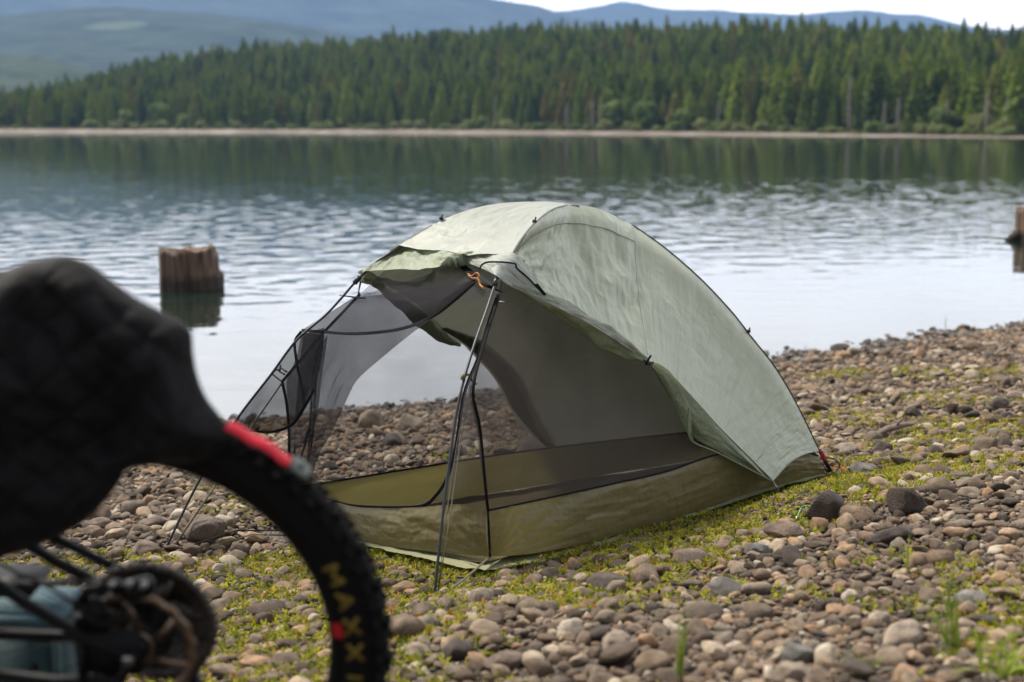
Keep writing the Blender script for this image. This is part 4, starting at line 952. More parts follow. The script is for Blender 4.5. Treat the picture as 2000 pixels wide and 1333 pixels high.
rl = roll('rolled_door', r1, [.006, .018, .027, .034, .040, .030, .007], 2); rl['label'] = 'rolled up side door of the fly, tied along its hem'
rlm = roll('rolled_door', [legL(712, 545)] + [mir(p) for p in r1[2:]], [.006, .016, .024, .032, .036, .026, .007], 8)
# a pale turned lip lying over the roll
strip('roll_lip', [hemr(1000, 556, .09), hemr(1060, 578, .06), hemr(1130, 608, .04), hemr(1190, 645, .015), hemr(1240, 680, .01)],
      [hemr(1003, 562, .085), hemr(1062, 588, .05), hemr(1132, 622, .03), hemr(1188, 656, .01), hemr(1240, 690, .008)], [M_top], 60, 8, .006, .012, 41, parent=rl, ff=(9, 1))
# below the tie: slack door cloth hanging behind the hem
strip('hanging_flap', [hem(1272, 706, .03), hem(1300, 720, .02), hem(1352, 775, .0), hem(1420, 852, -.045), hem(1507, 938, -.10)],
      [hem(1268, 712, .05), hem(1300, 765, .06), hem(1350, 848, .03), hem(1402, 880, -.03), hem(1500, 938, -.09)], [M_roll], 60, 16, .014, .012, 17, ff=(4, 2))
strip('hanging_flap', [hem(1278, 712, .01), hem(1310, 728, .0), hem(1345, 790, -.01), hem(1353, 858, -.01)],
      [hem(1272, 714, .03), hem(1302, 760, .03), hem(1330, 820, .02), hem(1350, 862, .0)], [M_roll], 30, 10, .014, .010, 27, ff=(4, 2))
band('door_zip', [hem(1346, 796, -.03), hem(1344, 830, -.02), hem(1352, 862, -.02), hem(1400, 884, -.05), hem(1450, 910, -.08), hem(1508, 940, -.11)], .006, [M_roll])
tb(MB().tube([hem(1262, 712, .0), hem(1266, 703, -.02), hem(1271, 695, -.02)], .004, 8), 'toggle', [M_tape])
tb(MB().tube(spline([hem(1258, 704, .0), hem(1266, 712, -.02), hem(1276, 708, -.01)], 10), .003, 6), 'tie_loop', [M_tape])
M_dk = fabric('folded_fly_painted_shade', (.085, .095, .06), .6, .05, ((20, 2, .004),), .001, blot=.1)  # fly cloth again, the shade of its doubled layers put into the colour
fe = [(1200, 670, .06), (1268, 706, .04), (1345, 770, .01), (1405, 835, -.03), (1465, 895, -.07), (1505, 936, -.10)]
strip('folded_flap', [mir(hem(*q)) + OUTN * .02 for q in fe], [mir(hem(*q)) + OUTN * .02 + np.array([LX, LY, 0]) * k + [0, 0, .01] for q, k in zip(fe, (.03, .10, .12, .11, .07, .01))], [M_dk], 50, 10, .008, .008, 19)
# seams on the fly (stitched lines standing slightly proud)
M_seam = simple('seam_tape', (.17, .19, .14), .6)
def seam(pts, r=.0016, name='seam', m=None): return tb(MB().tube(spline(pts, 60), r, 5), name, [m or M_seam])
gi = lambda s, t: flyN[int(s), int(t)] + nn[int(s), int(t)] * .0035
seam([gi(i, 14) for i in range(16, 121, 4)])
seam([gi(i, 1) for i in range(4, 78, 4)]); seam([gi(121, t) for t in range(2, 88, 6)], .0009)
seam([p + OUTN * .002 for p in topC[::8]], .0026, 'edge_binding', M_tape)
seam([p - OUTN * -.002 for p in rearhem[::6]], .0016, 'hem_cord')
seam([p + OUTN * .001 for p in hem2[::8]], .0016, 'hem_cord')
# clips along the poles
for (P_, d) in [(legL(862, 430), 0), (legR(1044, 436), 0), (rearN(1462, 650), 0)]:
    b = MB(); b.box(P_ + [0, 0, .006], (.016, .016, .014), bev=.003); b.box(P_ + [.004, 0, .017], (.006, .008, .010), bev=.002); tb(b, 'fly_clip', [M_plastic])

# ---- bathtub floor
hN = lambda l: np.interp(l, [0, .5, 1.2, 1.85], [.175, .185, .165, .12])
def gz_(p): return float(gh(p[0], p[1]))
def wall(name, top, bot, n, m, seed, pucker=None, bow=.0):
    A_, B_ = spline(top, n), spline(bot, n); t = np.linspace(0, 1, m); G = np.stack([A_ + (B_ - A_) * q for q in t], 1)
    nn = grid_normals(G); nn *= np.sign((nn * -np.array([0, 1., 0])).sum(-1).mean())
    s = np.linspace(0, 1, n)[:, None] * np.ones((1, m)); tt_ = t[None] * np.ones((n, 1))
    dsp = bow * np.sin(np.pi * tt_) + .005 * fbm(np.stack([s.ravel() * 7, tt_.ravel() * 3, 0 * s.ravel()], 1), (1, 1, 1), 3, seed).reshape(n, m)
    if pucker is not None:
        cs_, ct = pucker; ang = np.arctan2((ct - tt_) * .2 + 1e-4, np.abs(s - cs_) * 1.2 + 1e-4); rad = np.hypot((ct - tt_) * .2, (s - cs_) * 1.2)
        dsp = dsp + .0105 * (np.abs(np.sin(ang * 13 + 1 + 1.2 * np.sin(ang * 5))) ** .7 - .5) * np.exp(-rad / .26) * np.clip(rad * 14, 0, 1)
    return tg(name, G + nn * dsp[..., None], [M_tub])
FRt = on_plan(953, 997, LW(0, 0), LW(1.85, 0)); FRb = on_plan(957, 1088, LW(0, 0), LW(1.85, 0))
near_top = [FRt] + [on_plan(u, v, LW(0, 0), LW(1.85, -.01)) for (u, v) in [(1010, 985), (1100, 966), (1200, 944), (1300, 921), (1400, 888), (1480, 884), (1560, 881), (1597, 890)]]
near_bot = [FRb] + [on_plan(u, v, LW(0, -.02), LW(1.85, -.02)) for (u, v) in [(1055, 1079), (1172, 1054), (1300, 1018), (1445, 969), (1530, 945), (1612, 926)]]
bn = wall('bathtub_wall', near_top, near_bot, 260, 44, 3, (0, 1.), .008)
ft = [FRt, FW(900, 985), FW(830, 990), FW(760, 993), FW(700, 989), FW(650, 978), FW(610, 965), FW(585, 950)]
fb = [FRb, on_plan(850, 1078, LW(0, 0), LW(0, 1.08)), on_plan(760, 1068, LW(0, 0), LW(0, 1.08)), on_plan(680, 1052, LW(0, 0), LW(0, 1.08)), on_plan(600, 1036, LW(0, 0), LW(0, 1.08))]
FLb = fb[-1]
wall('bathtub_wall', ft, fb, 160, 36, 9, (0, 1.), .012)
far_top = [on_plan(u, v, LW(0, 1.08), LW(1.8, .60)) for (u, v) in [(585, 952), (625, 945), (740, 926), (870, 905), (1000, 885), (1150, 866), (1345, 845), (1368, 848)]]
far_bot = [base(0, 1.08, .02), base(.9, .84, .02), base(1.8, .60, .02)]
wall('bathtub_wall', far_top, far_bot, 90, 10, 5, None, 0)
wall('bathtub_wall', [near_top[-1], (near_top[-1] + far_top[-1]) / 2, far_top[-1]], [near_bot[-1], base(1.88, .35, .02), far_bot[-1]], 30, 8, 6)
Gf = np.stack([np.stack([base(l, w_, .022) for w_ in np.linspace(0, 1.08 - .262 * l, 30)]) for l in np.linspace(0, 1.86, 50)])
Gf[..., 2] += .008 * fbm(Gf.reshape(-1, 3), (4, 4, 1), 3, 2).reshape(Gf.shape[:2]) - .003
M_floor = fabric('tent_floor_nylon', (.105, .085, .040), .85, .1, ((9, 6, .003),), .001, spec=.15)
tg('floor', Gf, [M_floor], uvs=(3, 2))
# groundsheet showing as a pale rim
gsp = lambda u, v: on_plan(u, v, LW(-.02, -.045), LW(1.85, -.045))
gs = [gsp(947, 1115), gsp(1055, 1098), gsp(1172, 1066), gsp(1300, 1028), gsp(1445, 977), gsp(1530, 950), gsp(1612, 929), base(1.88, .62, .006), base(1., .86, .0), base(-.01, 1.12, .002)]
fr0 = [gs[0], on_plan(900, 1108, LW(-.05, 0), LW(-.05, 1.08)), on_plan(830, 1091, LW(-.04, 0), LW(-.04, 1.08)), on_plan(735, 1071, LW(-.03, 0), LW(-.03, 1.08)), base(-.02, 1.0, .006), gs[-1]]
rim_n = spline(gs[:7], 80); rim_f = spline(fr0, 60)
Gn = np.stack([rim_n + (spline([base(0, .1, .013), base(1.84, .1, .013)], 80) - rim_n) * t for t in np.linspace(0, 1, 6)], 1); Gn[..., 2] += .006 * fbm(Gn.reshape(-1, 3), (14, 14, 1), 3, 2).reshape(Gn.shape[:2]) * np.array([1, .8, .5, .3, .2, 0])
tg('groundsheet', Gn, [M_sheet], uvs=(4, .3))
Gq = np.stack([rim_f + (spline([base(.08, .0, .014), base(.08, 1.08, .012)], 60) - rim_f) * t for t in np.linspace(0, 1, 6)], 1); Gq[..., 2] += .006 * fbm(Gq.reshape(-1, 3), (14, 14, 1), 3, 7).reshape(Gq.shape[:2]) * np.array([1, .8, .5, .3, .2, 0])
tg('groundsheet', Gq, [M_sheet], uvs=(3, .3))

# ---- inner mesh walls
itop = spline([legR(975, 580) + LW(.04, .03) - LW(0, 0)] + [p - [0, 0, .075] - OUTN * .035 for p in (Rleg[4], Rleg[2])] + [hubF - [0, 0, .08], hubR - [0, 0, .08]] + [p + LW(-.05, .04) - LW(0, 0) - [0, 0, .03] for p in Rear[2:-2:2]] + [near_top[-1]], 90)
ibot = spline([FRt] + near_top[1:], 90)
# the near wall's front border is the corner tape
corner = [legR(975, 582) + [0, .02, 0], on_plan(958, 630, FRb, tipR), on_plan(940, 690, FRb, tipR), on_plan(924, 765, FRb, tipR), on_plan(937, 835, FRb, tipR), on_plan(946, 930, FRb, tipR), FRt]
cc = spline(corner, 24); Gi = np.zeros((90, 24, 3)); t = np.linspace(0, 1, 24)
for i in range(90):
    line = itop[i] + (ibot[i] - itop[i]) * t[:, None]; line0 = itop[0] + (ibot[0] - itop[0]) * t[:, None]
    Gi[i] = line + (cc - line0) * max(0, 1 - i / 25.) ** 2 + OUTN * -.02 * np.sin(np.pi * t)[:, None]
nw = tg('mesh_wall', Gi, [M_netn]); nw['label'] = 'near side wall of black see-through netting'
Gj = mirI(Gi); ftb = spline(far_top, 90); Gj += (ftb[:, None] - Gj[:, -1:]) * (np.linspace(0, 1, 24) ** 1.5)[None, :, None]; ltc = spline([FW(700, 578), FW(668, 612), FW(632, 650), FW(598, 690), FW(566, 728), FW(551, 746), FW(560, 790), FW(565, 850), FW(566, 905), FW(586, 952)], 24)
ktop = spline([FW(700, 578), hubF - [0, 0, .06]], 46)
for i in range(90):
    f = max(0, 1 - i / 45.); Gj[i] = Gj[i] * (1 - f ** 1.0) + (ltc + (mirI(Gi)[45] - ltc) * (i / 45.)) * f if f > 0 else Gj[i]
fw = tg('mesh_wall', Gj, [M_net]); fw['label'] = 'far side wall of black see-through netting'
# roof netting between the front poles
ir = [legR(975, 580) + LW(.03, .02) - LW(0, 0)] + [p - [0, 0, .075] - OUTN * .035 for p in (Rleg[4], Rleg[2])] + [hubF - [0, 0, .06]]
il = [legL(700, 578)] + [p - [0, 0, .05] for p in (Lleg[5], Lleg[3])] + [hubF - [0, 0, .062]]
A_, B_ = spline(ir, 20), spline(il, 20); tg('mesh_roof', np.stack([A_ + (B_ - A_) * q - np.array([0, 0, .02 * math.sin(math.pi * q)]) for q in np.linspace(0, 1, 16)], 1), [M_net])
for pts, wd in [(corner, .011), ([FRt, on_plan(955, 1040, LW(0, 0), LW(1.85, 0)), FRb], .009), ([p + OUTN * .003 for p in near_top], .007), (far_top, .008)]:
    band('seam_tape', pts, wd, [M_tape])
# door zipper line on the right and along the sill
band('door_zipper', [legR(973, 575), FW(955, 628), FW(938, 690), FW(912, 752), FW(901, 800), FW(894, 850), FW(884, 905), FW(868, 945), FW(850, 970), FW(828, 987), FW(780, 991), FW(700, 989), FW(652, 979), FW(610, 966)], .013, [M_tape])
# strip of netting between the door zipper and the corner
strip('mesh_wall', [FW(955, 628), FW(938, 690), FW(912, 752), FW(901, 800), FW(894, 850), FW(884, 905), FW(868, 945), FW(850, 970), FW(828, 988)],
      [on_plan(958, 632, FRb, tipR), on_plan(940, 692, FRb, tipR), on_plan(924, 765, FRb, tipR), on_plan(930, 800, FRb, tipR), on_plan(937, 840, FRb, tipR), on_plan(942, 900, FRb, tipR), on_plan(947, 945, FRb, tipR), FRt, FRt], [M_net], 40, 6)
# left corner of the front wall
lt = [FW(700, 578), FW(668, 612), FW(632, 650), FW(598, 690), FW(566, 728), FW(551, 746)]
band('seam_tape', lt, .012, [M_tape]); band('seam_tape', [FW(551, 746), FW(560, 790), FW(565, 850), FW(566, 905), FW(586, 955)], .013, [M_tape])
band('seam_tape', [FW(588, 648, .02), FW(576, 668, .02), FW(579, 705, .03), FW(588, 750, .03), FW(594, 790, .03)], .012, [M_tape])
# upper front netting above the open door, with its zipper curve
up_t = [FW(692, 580), FW(740, 576), FW(800, 568), FW(860, 559), FW(925, 546)]
up_b = [FW(590, 645), FW(640, 649), FW(690, 652), FW(750, 648), FW(800, 638), FW(850, 615), FW(890, 585), FW(927, 552)]
strip('mesh_door', up_t, up_b, [M_netd], 50, 12, .015, .006, 51); band('door_zipper', [p + np.array([0, -.004, 0]) for p in up_b], .013, [M_tape])
# the netting door hanging loose on the left
dd_ = strip('mesh_door', [FW(590, 646, .01), FW(640, 650, .02), FW(700, 652, .03), FW(760, 645, .03), FW(845, 622, .02)],
      [FW(566, 925, .03), FW(578, 935, .05), FW(590, 938, .05), FW(600, 936, .05), FW(611, 930, .04)], [M_netd], 50, 60, .0, .02, 61, ff=(6, 2.5))
me = dd_.data
edge = spline([FW(845, 622, .02), FW(800, 655, .03), FW(752, 694, .03), (FW(700, 740, .03)), FW(680, 775, .03), FW(662, 815, .03), FW(645, 850, .04), FW(620, 893, .04), FW(611, 930, .04)], 60)
lefte = spline([FW(590, 646, .01), FW(578, 700, .02), FW(560, 745, .02), FW(564, 800, .02), FW(566, 860, .03), FW(566, 925, .03)], 60)
Gd = np.zeros((40, 60, 3)); ss = np.linspace(0, 1, 40)
for i, s_ in enumerate(ss): Gd[i] = lefte + (edge - lefte) * s_
topc = spline([FW(590, 646, .01), FW(640, 650, .02), FW(700, 652, .03), FW(760, 645, .03), FW(845, 622, .02)], 40)
lin = Gd[:, 0].copy(); dfall = (1 - np.linspace(0, 1, 60)) ** 3
Gd += (topc - lin)[:, None] * dfall[None, :, None]
ng_ = grid_normals(Gd); S2, T2 = np.meshgrid(ss, np.linspace(0, 1, 60), indexing='ij')
Gd += ng_ * (.022 * fbm(np.stack([S2.ravel() * (7), T2.ravel() * 2.2, 0 * S2.ravel()], 1), (1, 1, 1), 3, 77).reshape(S2.shape) * np.clip(T2 * 3, 0, 1) * np.sin(np.pi * np.clip(S2, .0, 1)) ** .3)[..., None]
bpy.data.objects.remove(dd_, do_unlink=True); dd_ = tg('mesh_door', Gd, [M_netd]); dd_['label'] = 'netting door flap unzipped and hanging in folds on the left'
# inner fold of the same flap, a second layer
strip('door_fold', [FW(612, 690, .05), FW(640, 655, .05)], [FW(597, 930, .07), FW(600, 936, .06)], [M_netd], 20, 24, .0, .012, 71, parent=dd_)
strip('door_fold', [FW(592, 650, .04), FW(612, 652, .04), FW(634, 655, .04)], [FW(574, 828, .05), FW(588, 812, .05), FW(600, 780, .05)], [M_netd], 20, 24, .0, .01, 73, parent=dd_)
# flap thrown over the left pole
offp = np.array([0, -.02, .0])
fl_t = [legL(592, 652) + offp, legL(560, 690) + offp, legL(530, 732) + offp, legL(490, 782) + offp, legL(456, 829) + offp]
fl_b = [FW(634, 640, .05), FW(628, 700, .05), FW(614, 760, .05), FW(592, 800, .06), FW(572, 828, .06), FW(540, 842, .05), FW(500, 843, .04), legL(457, 832) + offp]
strip('door_flap', fl_t, fl_b, [M_netd], 44, 18, .01, .006, 81, parent=dd_)
band('flap_zip', [p + np.array([0, -.004, 0]) for p in fl_b[2:]], .013, [M_tape], parent=dd_)
# netting bottom-left down to the sill
# ---- fittings: bars, cords, buckles
tb(MB().tube([FP(892, 510, -.04), FP(912, 528, -.03), FP(930, 548, -.02)], [.010, .018, .013], 8, flat=.3), 'roof_strap', [M_tape])
tb(MB().tube([FP(932, 545, -.01), FP(955, 560, -.008), legR(978, 570)], [.013, .011, .008], 8, flat=.4), 'roof_strap', [M_tape])
tb(MB().tube([FW(664, 577, .03), FW(700, 582, .04), FW(715, 583, .04)], [.004, .009, .004], 8, flat=.4), 'roof_strap', [M_tape])
tb(MB().tube([legL(704, 552), FW(700, 570, .02), FW(702, 578, .02)], [.004, .003, .006], 7), 'pole_hook', [M_plastic])
b = MB(); b.tube([legR(972, 542), legR(966, 558)], .0085, 10); tb(b, 'pole_sleeve', [M_plastic])
b = MB(); b.tube([legL(703, 541), legL(692, 554)], .0095, 10); tb(b, 'pole_sleeve', [M_plastic])
b = MB(); b.tube([legL(460, 823), legL(450, 838)], .009, 10); tb(b, 'pole_sleeve', [M_plastic])
b = MB(); b.tube(spline([legR(906, 737), legR(914, 733) + [0, .01, 0], FW(922, 745), FW(930, 750)], 12), .0035, 6); b.tube([legR(905, 732), legR(904, 742)], .0075, 8); tb(b, 'pole_clip', [simple('olive_cord', (.14, .12, .05), .6)])
b = MB(); b.tube(spline([legL(533, 728), FW(541, 722, .02), FW(549, 728, .02), FW(556, 732, .02)], 14), .0035, 6); b.tube([FW(548, 713, .03), FW(546, 727, .03)], .0035, 6); b.tube([FW(549, 719, .03), FW(560, 727, .03)], .005, 6, flat=.5); b.tube(spline([legL(531, 730), FW(540, 738, .02), FW(551, 746, .02)], 10), .003, 6); tb(b, 'pole_clip', [M_plastic])
M_orange = simple('orange_cord', (.75, .26, .03), .6)
b = MB(); b.tube(spline([FW(914, 538, .04), FW(922, 543, .045), FW(932, 543, .045), FW(936, 537, .045), FW(930, 533, .045), FW(921, 539, .045), FW(914, 535, .045)], 40), .0014, 6)
b.tube(spline([FW(933, 544, .045), FW(936, 555, .045), FW(943, 564, .045)], 12), .0012, 6); b.tube(spline([FW(935, 545, .045), FW(939, 557, .045), FW(944, 560, .045)], 12), .0012, 6); b.tube([FW(937, 556, .045), FW(945, 564, .045)], .002, 6); tb(b, 'orange_cord', [M_orange])
b = MB(); b.tube([FW(976, 589, .02), FW(984, 590, .02)], .004, 6, flat=.4); tb(b, 'small_buckle', [simple('grey_plastic', (.3, .3, .3), .4)])
# straps at the near pole foot
M_strap = simple('olive_strap', (.10, .085, .045), .7, bump=(90, .001))
f_ = footR + np.array([.01, .0, .015])
tb(MB().tube([FW(921, 752, .02), FW(900, 860, .01), on_plan(880, 1000, f_, LW(0, 0)), f_], .004, 6, flat=.4, up=(1, 0, 0)), 'guy_strap', [M_strap])
tb(MB().tube([FW(918, 752, .02), FW(893, 862, .01), on_plan(872, 1005, f_, LW(0, 0)), f_], .0028, 6, flat=.4, up=(1, 0, 0)), 'guy_strap', [M_strap])
tb(MB().tube([FRb, FRb * .5 + f_ * .5 - [0, 0, .006], f_], .005, 6, flat=.4), 'guy_strap', [M_strap])
fl_ = footL + np.array([.01, 0, .01])
tb(MB().tube([FW(551, 748, .01), on_plan(480, 850, fl_, FW(551, 748)), on_plan(415, 957, fl_, FW(551, 748)), fl_ + [.015, 0, 0]], .0045, 6, flat=.6), 'guy_strap', [M_strap])
tb(MB().tube([FLb, FLb * .5 + fl_ * .5 + [0, 0, .045], fl_ + [.05, 0, .02]], .0055, 6, flat=.4), 'guy_strap', [M_tape])
tb(MB().tube([FLb + [0, 0, -.02], FLb * .6 + fl_ * .4 + [0, 0, .02], fl_ + [.10, -.01, .01]], .004, 6, flat=.6), 'guy_strap', [M_strap])
tb(MB().tube([FLb + [-.02, 0, .07], FW(540, 900, 0.02), legL(457, 836)], .004, 6, flat=.4), 'guy_strap', [M_tape])
# rear: guyed corner, pole end, red cord
cr = hemN[-1]; pg = ground_pt(1545, 1000)
b = MB(); b.tube([cr, cr + (pg - cr) * .25], [.002, .004], 6); tb(b, 'corner_strap', [simple('grey_webbing', (.16, .17, .18), .6)])
b = MB(); b.tube([cr + (pg - cr) * .22, cr + (pg - cr) * .36], .006, 6, flat=.5); b.tube([cr + (pg - cr) * .3, pg + [-.06, .0, .03], pg + [-.05, .0, .0]], .0016, 5); b.tube([cr + (pg - cr) * .3, pg], .0020, 5); tb(b, 'guyline', [M_tape])
st = ground_pt(1560, 1018)
b = MB(); b.tube([pg + [0, 0, .004], st + [-.004, 0, .006]], .0022, 5); tb(b, 'guyline', [M_tape])
stk = tb(MB().tube([st + [-.008, 0, .012], st + [.004, .01, .004]], .0042, 8), 'stake', [simple('pale_metal', (.6, .6, .6), .3, .6)])
b = MB(); b.tube(spline([st + [-.006, 0, .012], ground_pt(1566, 1007) + [0, 0, .028], ground_pt(1583, 1006) + [0, 0, .03], ground_pt(1590, 1012) + [0, 0, .02], ground_pt(1578, 1021) + [0, 0, .015], st + [.006, 0, .010]], 40), .0016, 5); tb(b, 'green_cord', [simple('neon_green_cord', (.14, .50, .13), .5)])
e0, e1 = rearN(1600, 878), rearN(1622, 921)
b = MB(); b.tube([e0, e1], .0085, 10); b.tube(spline([e0 + (e1 - e0) * .35, rearN(1622, 898) + [.02, 0, 0], rearN(1630, 912) + [.02, 0, 0], e1 + [.012, 0, 0]], 20), .003, 6); tb(b, 'pole_end', [M_plastic])
M_red = simple('red_cord', (.62, .015, .03), .5)
b = MB(); C_ = spline([rearN(1603, 882), rearN(1607, 890), rearN(1612, 897)], 30)
b.tube([C_[i] + np.array([.009 * math.cos(i * 1.3), -.010, .006 * math.sin(i * 1.3)]) for i in range(30)], .0016, 5)
b.tube(spline([e1 + [-.01, 0, .01], ground_pt(1640, 920) + [0, 0, .02], ground_pt(1655, 927) + [0, 0, .012]], 14), .0018, 5); b.tube(spline([e1, ground_pt(1600, 932) + [0, 0, .01]], 6), .0022, 5); tb(b, 'red_cord', [M_red])
# ================================================================== bicycle
yaw, lean = .09, -.20
HUB = np.array([-.545, 2.03, .655])
ex = np.array([math.cos(yaw), -math.sin(yaw), 0]); nh = np.array([math.sin(yaw), math.cos(yaw), 0])
ez = np.array([0, 0, 1]) * math.cos(lean) + nh * math.sin(lean); ey = np.cross(ez, ex)
BM = Matrix(((ex[0], ey[0], ez[0], 0), (ex[1], ey[1], ez[1], 0), (ex[2], ey[2], ez[2], 0), (0, 0, 0, 1)))
RW = .371
base_pt = HUB - ez * RW
bike = empty('mountain_bike', tuple(base_pt)); bike.rotation_euler = BM.to_euler()
tag(bike, 'black mountain bike in the left foreground, only its rear half in the photo', 'bicycle')
# local space: x to the rear (right in the photo), y away from the camera (drive side), z up; hub at (0, 0, RW)
def bl(p): return np.array([np.dot(np.array(p) - base_pt, ex), np.dot(np.array(p) - base_pt, ey), np.dot(np.array(p) - base_pt, ez)])
def bpx(u, v, y=0.): return bl(on_plane(u, v, HUB + ey * y, ey))       # pixel onto a plane of the bike, local coords
M_rub = simple('tyre_rubber', (.006, .0057, .0053), .85, spec=.12, bump=(140, .002))
M_side = simple('tyre_sidewall', (.008, .008, .008), .7, spec=.25, bump=(140, .0006))
M_yel = simple('yellow_print', (.16, .11, .007), .85)
M_blk = simple('black_paint', (.005, .005, .0055), .5, spec=.14, bump=(50, .0002))
M_cdisc = simple('rotor_steel', (.24, .18, .13), .40, 1., bump=(180, .0004))
M_cas = simple('cassette_steel', (.11, .105, .10), .36, .9)
M_al = simple('silver_bits', (.26, .25, .24), .4, 1.)
M_redp = simple('red_sticker', (.42, .006, .012), .5)
def wheel(cx, full=True):
    hub = MB(); hub.rev([(.011, -.060), (.020, -.058), (.020, -.030), (.029, -.028), (.029, -.024), (.014, -.020), (.014, .018), (.030, .022), (.030, .026), (.018, .030), (.016, .062), (.0, .064), (.0, -.062)], 28)
    h = hub.build('rear_wheel' if full else 'front_wheel', [M_blk], bike, loc=(cx, 0, RW))
    t = MB(); prof = []
    for k in range(20):                                        # tyre section
        q = math.pi * (.02 + .96 * k / 19); prof.append((.3415 - .0 + .0260 * math.sin(q) if False else .306 + .059 * math.sin(q) ** .9, .0305 * math.cos(q) * (1 + .12 * math.sin(q))))
    prof += [(.300, -.012), (.300, .012)]
    t.rev(prof, 96)
    nk = 74; rk = random.Random(2)
    for i in range(nk):                                        # tread blocks: centre pairs, transition and side knobs
        a = 2 * math.pi * i / nk
        for (o, rr_, sz) in ([(.0075, .3665, (.011, .012, .010)), (-.0075, .3665, (.011, .012, .010))] if i % 2 else [(.0185, .3625, (.010, .010, .010)), (-.0185, .3625, (.010, .010, .010))]) + [(.0285, .3545, (.013, .009, .012)), (-.0285, .3545, (.013, .009, .012))]:
            a2 = a + (math.pi / nk * .6 if abs(o) > .02 else 0); til = -o / .0285 * .8
            er = np.array([math.cos(a2), 0, math.sin(a2)]); et = np.array([-math.sin(a2), 0, math.cos(a2)]); ey_ = np.array([0, 1., 0])
            er2 = er * math.cos(til) - ey_ * math.sin(til) * 1; e2 = np.cross(er2, et)
            t.box(er * rr_ + ey_ * o, sz, np.stack([et, e2, er2], 1))
    # maker's lettering and its mirror on the far sidewall
    def letters(side):
        cu = bpy.data.curves.new('t', 'FONT')
        segs = {'M': [[(0, 0), (0, 1)], [(0, 1), (.5, .35)], [(.5, .35), (1, 1)], [(1, 1), (1, 0)]], 'A': [[(0, 0), (.5, 1)], [(.5, 1), (1, 0)], [(.22, .35), (.78, .35)]],
                'X': [[(0, 0), (1, 1)], [(0, 1), (1, 0)]], 'I': [[(.5, 0), (.5, 1)]], 'S': [[(1, .9), (.3, 1)], [(.3, 1), (.0, .72)], [(.0, .72), (1, .30)], [(1, .30), (.75, 0)], [(.75, 0), (0, .1)]]}
        bpy.data.curves.remove(cu)
        wl, hl, gap = .026, .022, .0415; r0 = .311
        for n_, ch in enumerate('MAXXIS'):
            for rep_ in (0, math.pi):
                ang0 = (LET0 - n_ * gap / r0) + rep_ if side < 0 else (math.pi - LET0 + n_ * gap / r0) + rep_
                for (p, q) in segs[ch]:
                    pts = []
                    for (px, pz) in (p, q):
                        aa_ = ang0 - (px * wl / r0) * (1 if side < 0 else -1); rad = r0 + pz * hl; sq = min(1, max(0, (rad - .306) / .059)); qq = math.asin(sq ** (1 / .9)); yy = .0305 * math.cos(qq) * (1 + .12 * math.sin(qq))
                        pts.append(np.array([rad * math.cos(aa_), side * (yy + .0006), rad * math.sin(aa_)]))
                    mid = (pts[0] + pts[1]) / 2; rm = math.hypot(mid[0], mid[2]); 
                    sq = min(1, max(0, (rm - .306) / .059)); qq = math.asin(sq ** (1 / .9)); mid[1] = side * (.0305 * math.cos(qq) * (1 + .12 * math.sin(qq)) + .0008)
                    t.tube([pts[0], mid, pts[1]], .0036, 6, flat=.22, up=(0, 1, 0), mi=1)
    letters(-1); letters(1)
    t.build('tyre', [M_rub, M_yel], h)
    r_ = MB(); r_.rev([(.3085, -.0150), (.304, -.0165), (.286, -.0130), (.279, -.006), (.279, .006), (.286, .0130), (.304, .0165), (.3085, .0150)], 96)
    rm = r_.build('rim', [M_blk], h)
    sp_ = MB(); sp_.tube([(0, 0, .026), (0, 0, .290)], .0009, 5); sm = mesh('spoke', sp_.v, sp_.f, M_blk)
    for i in range(28):
        s = link('spoke', sm, h); a = 2 * math.pi * i / 28; yo = -.026 if i % 2 else .024
        s.rotation_euler = Matrix.Rotation(a, 3, 'Y').to_euler(); s.location = (0, yo * .5, 0)
    ro = MB(); n = 90; V = []                                   # brake rotor on the camera side
    for i in range(n):
        q = 2 * math.pi * i / n; w_ = .0016 * math.sin(q * 18)
        for (rr_, yy) in ((.090 + w_, -.0405), (.090 + w_, -.0423), (.0765 + w_, -.0423), (.0765 + w_, -.0405)): V.append((rr_ * math.cos(q), yy, rr_ * math.sin(q)))
    F = [(i * 4 + j, i * 4 + (j + 1) % 4, ((i + 1) % n) * 4 + (j + 1) % 4, ((i + 1) % n) * 4 + j) for i in range(n) for j in range(4)]; ro.add(V, F)
    for k in range(6):
        q = k * math.pi / 3 + .3; ro.tube([(.024 * math.cos(q), -.0414, .024 * math.sin(q)), (.055 * math.cos(q + .25), -.0414, .055 * math.sin(q + .25)), (.079 * math.cos(q + .38), -.0414, .079 * math.sin(q + .38))], .0055, 6, flat=.18, up=(0, 1, 0))
    ro.rev([(.026, -.0405), (.026, -.0423), (.018, -.0423), (.018, -.0405)], 30); ro.build('brake_rotor', [M_cdisc], h)
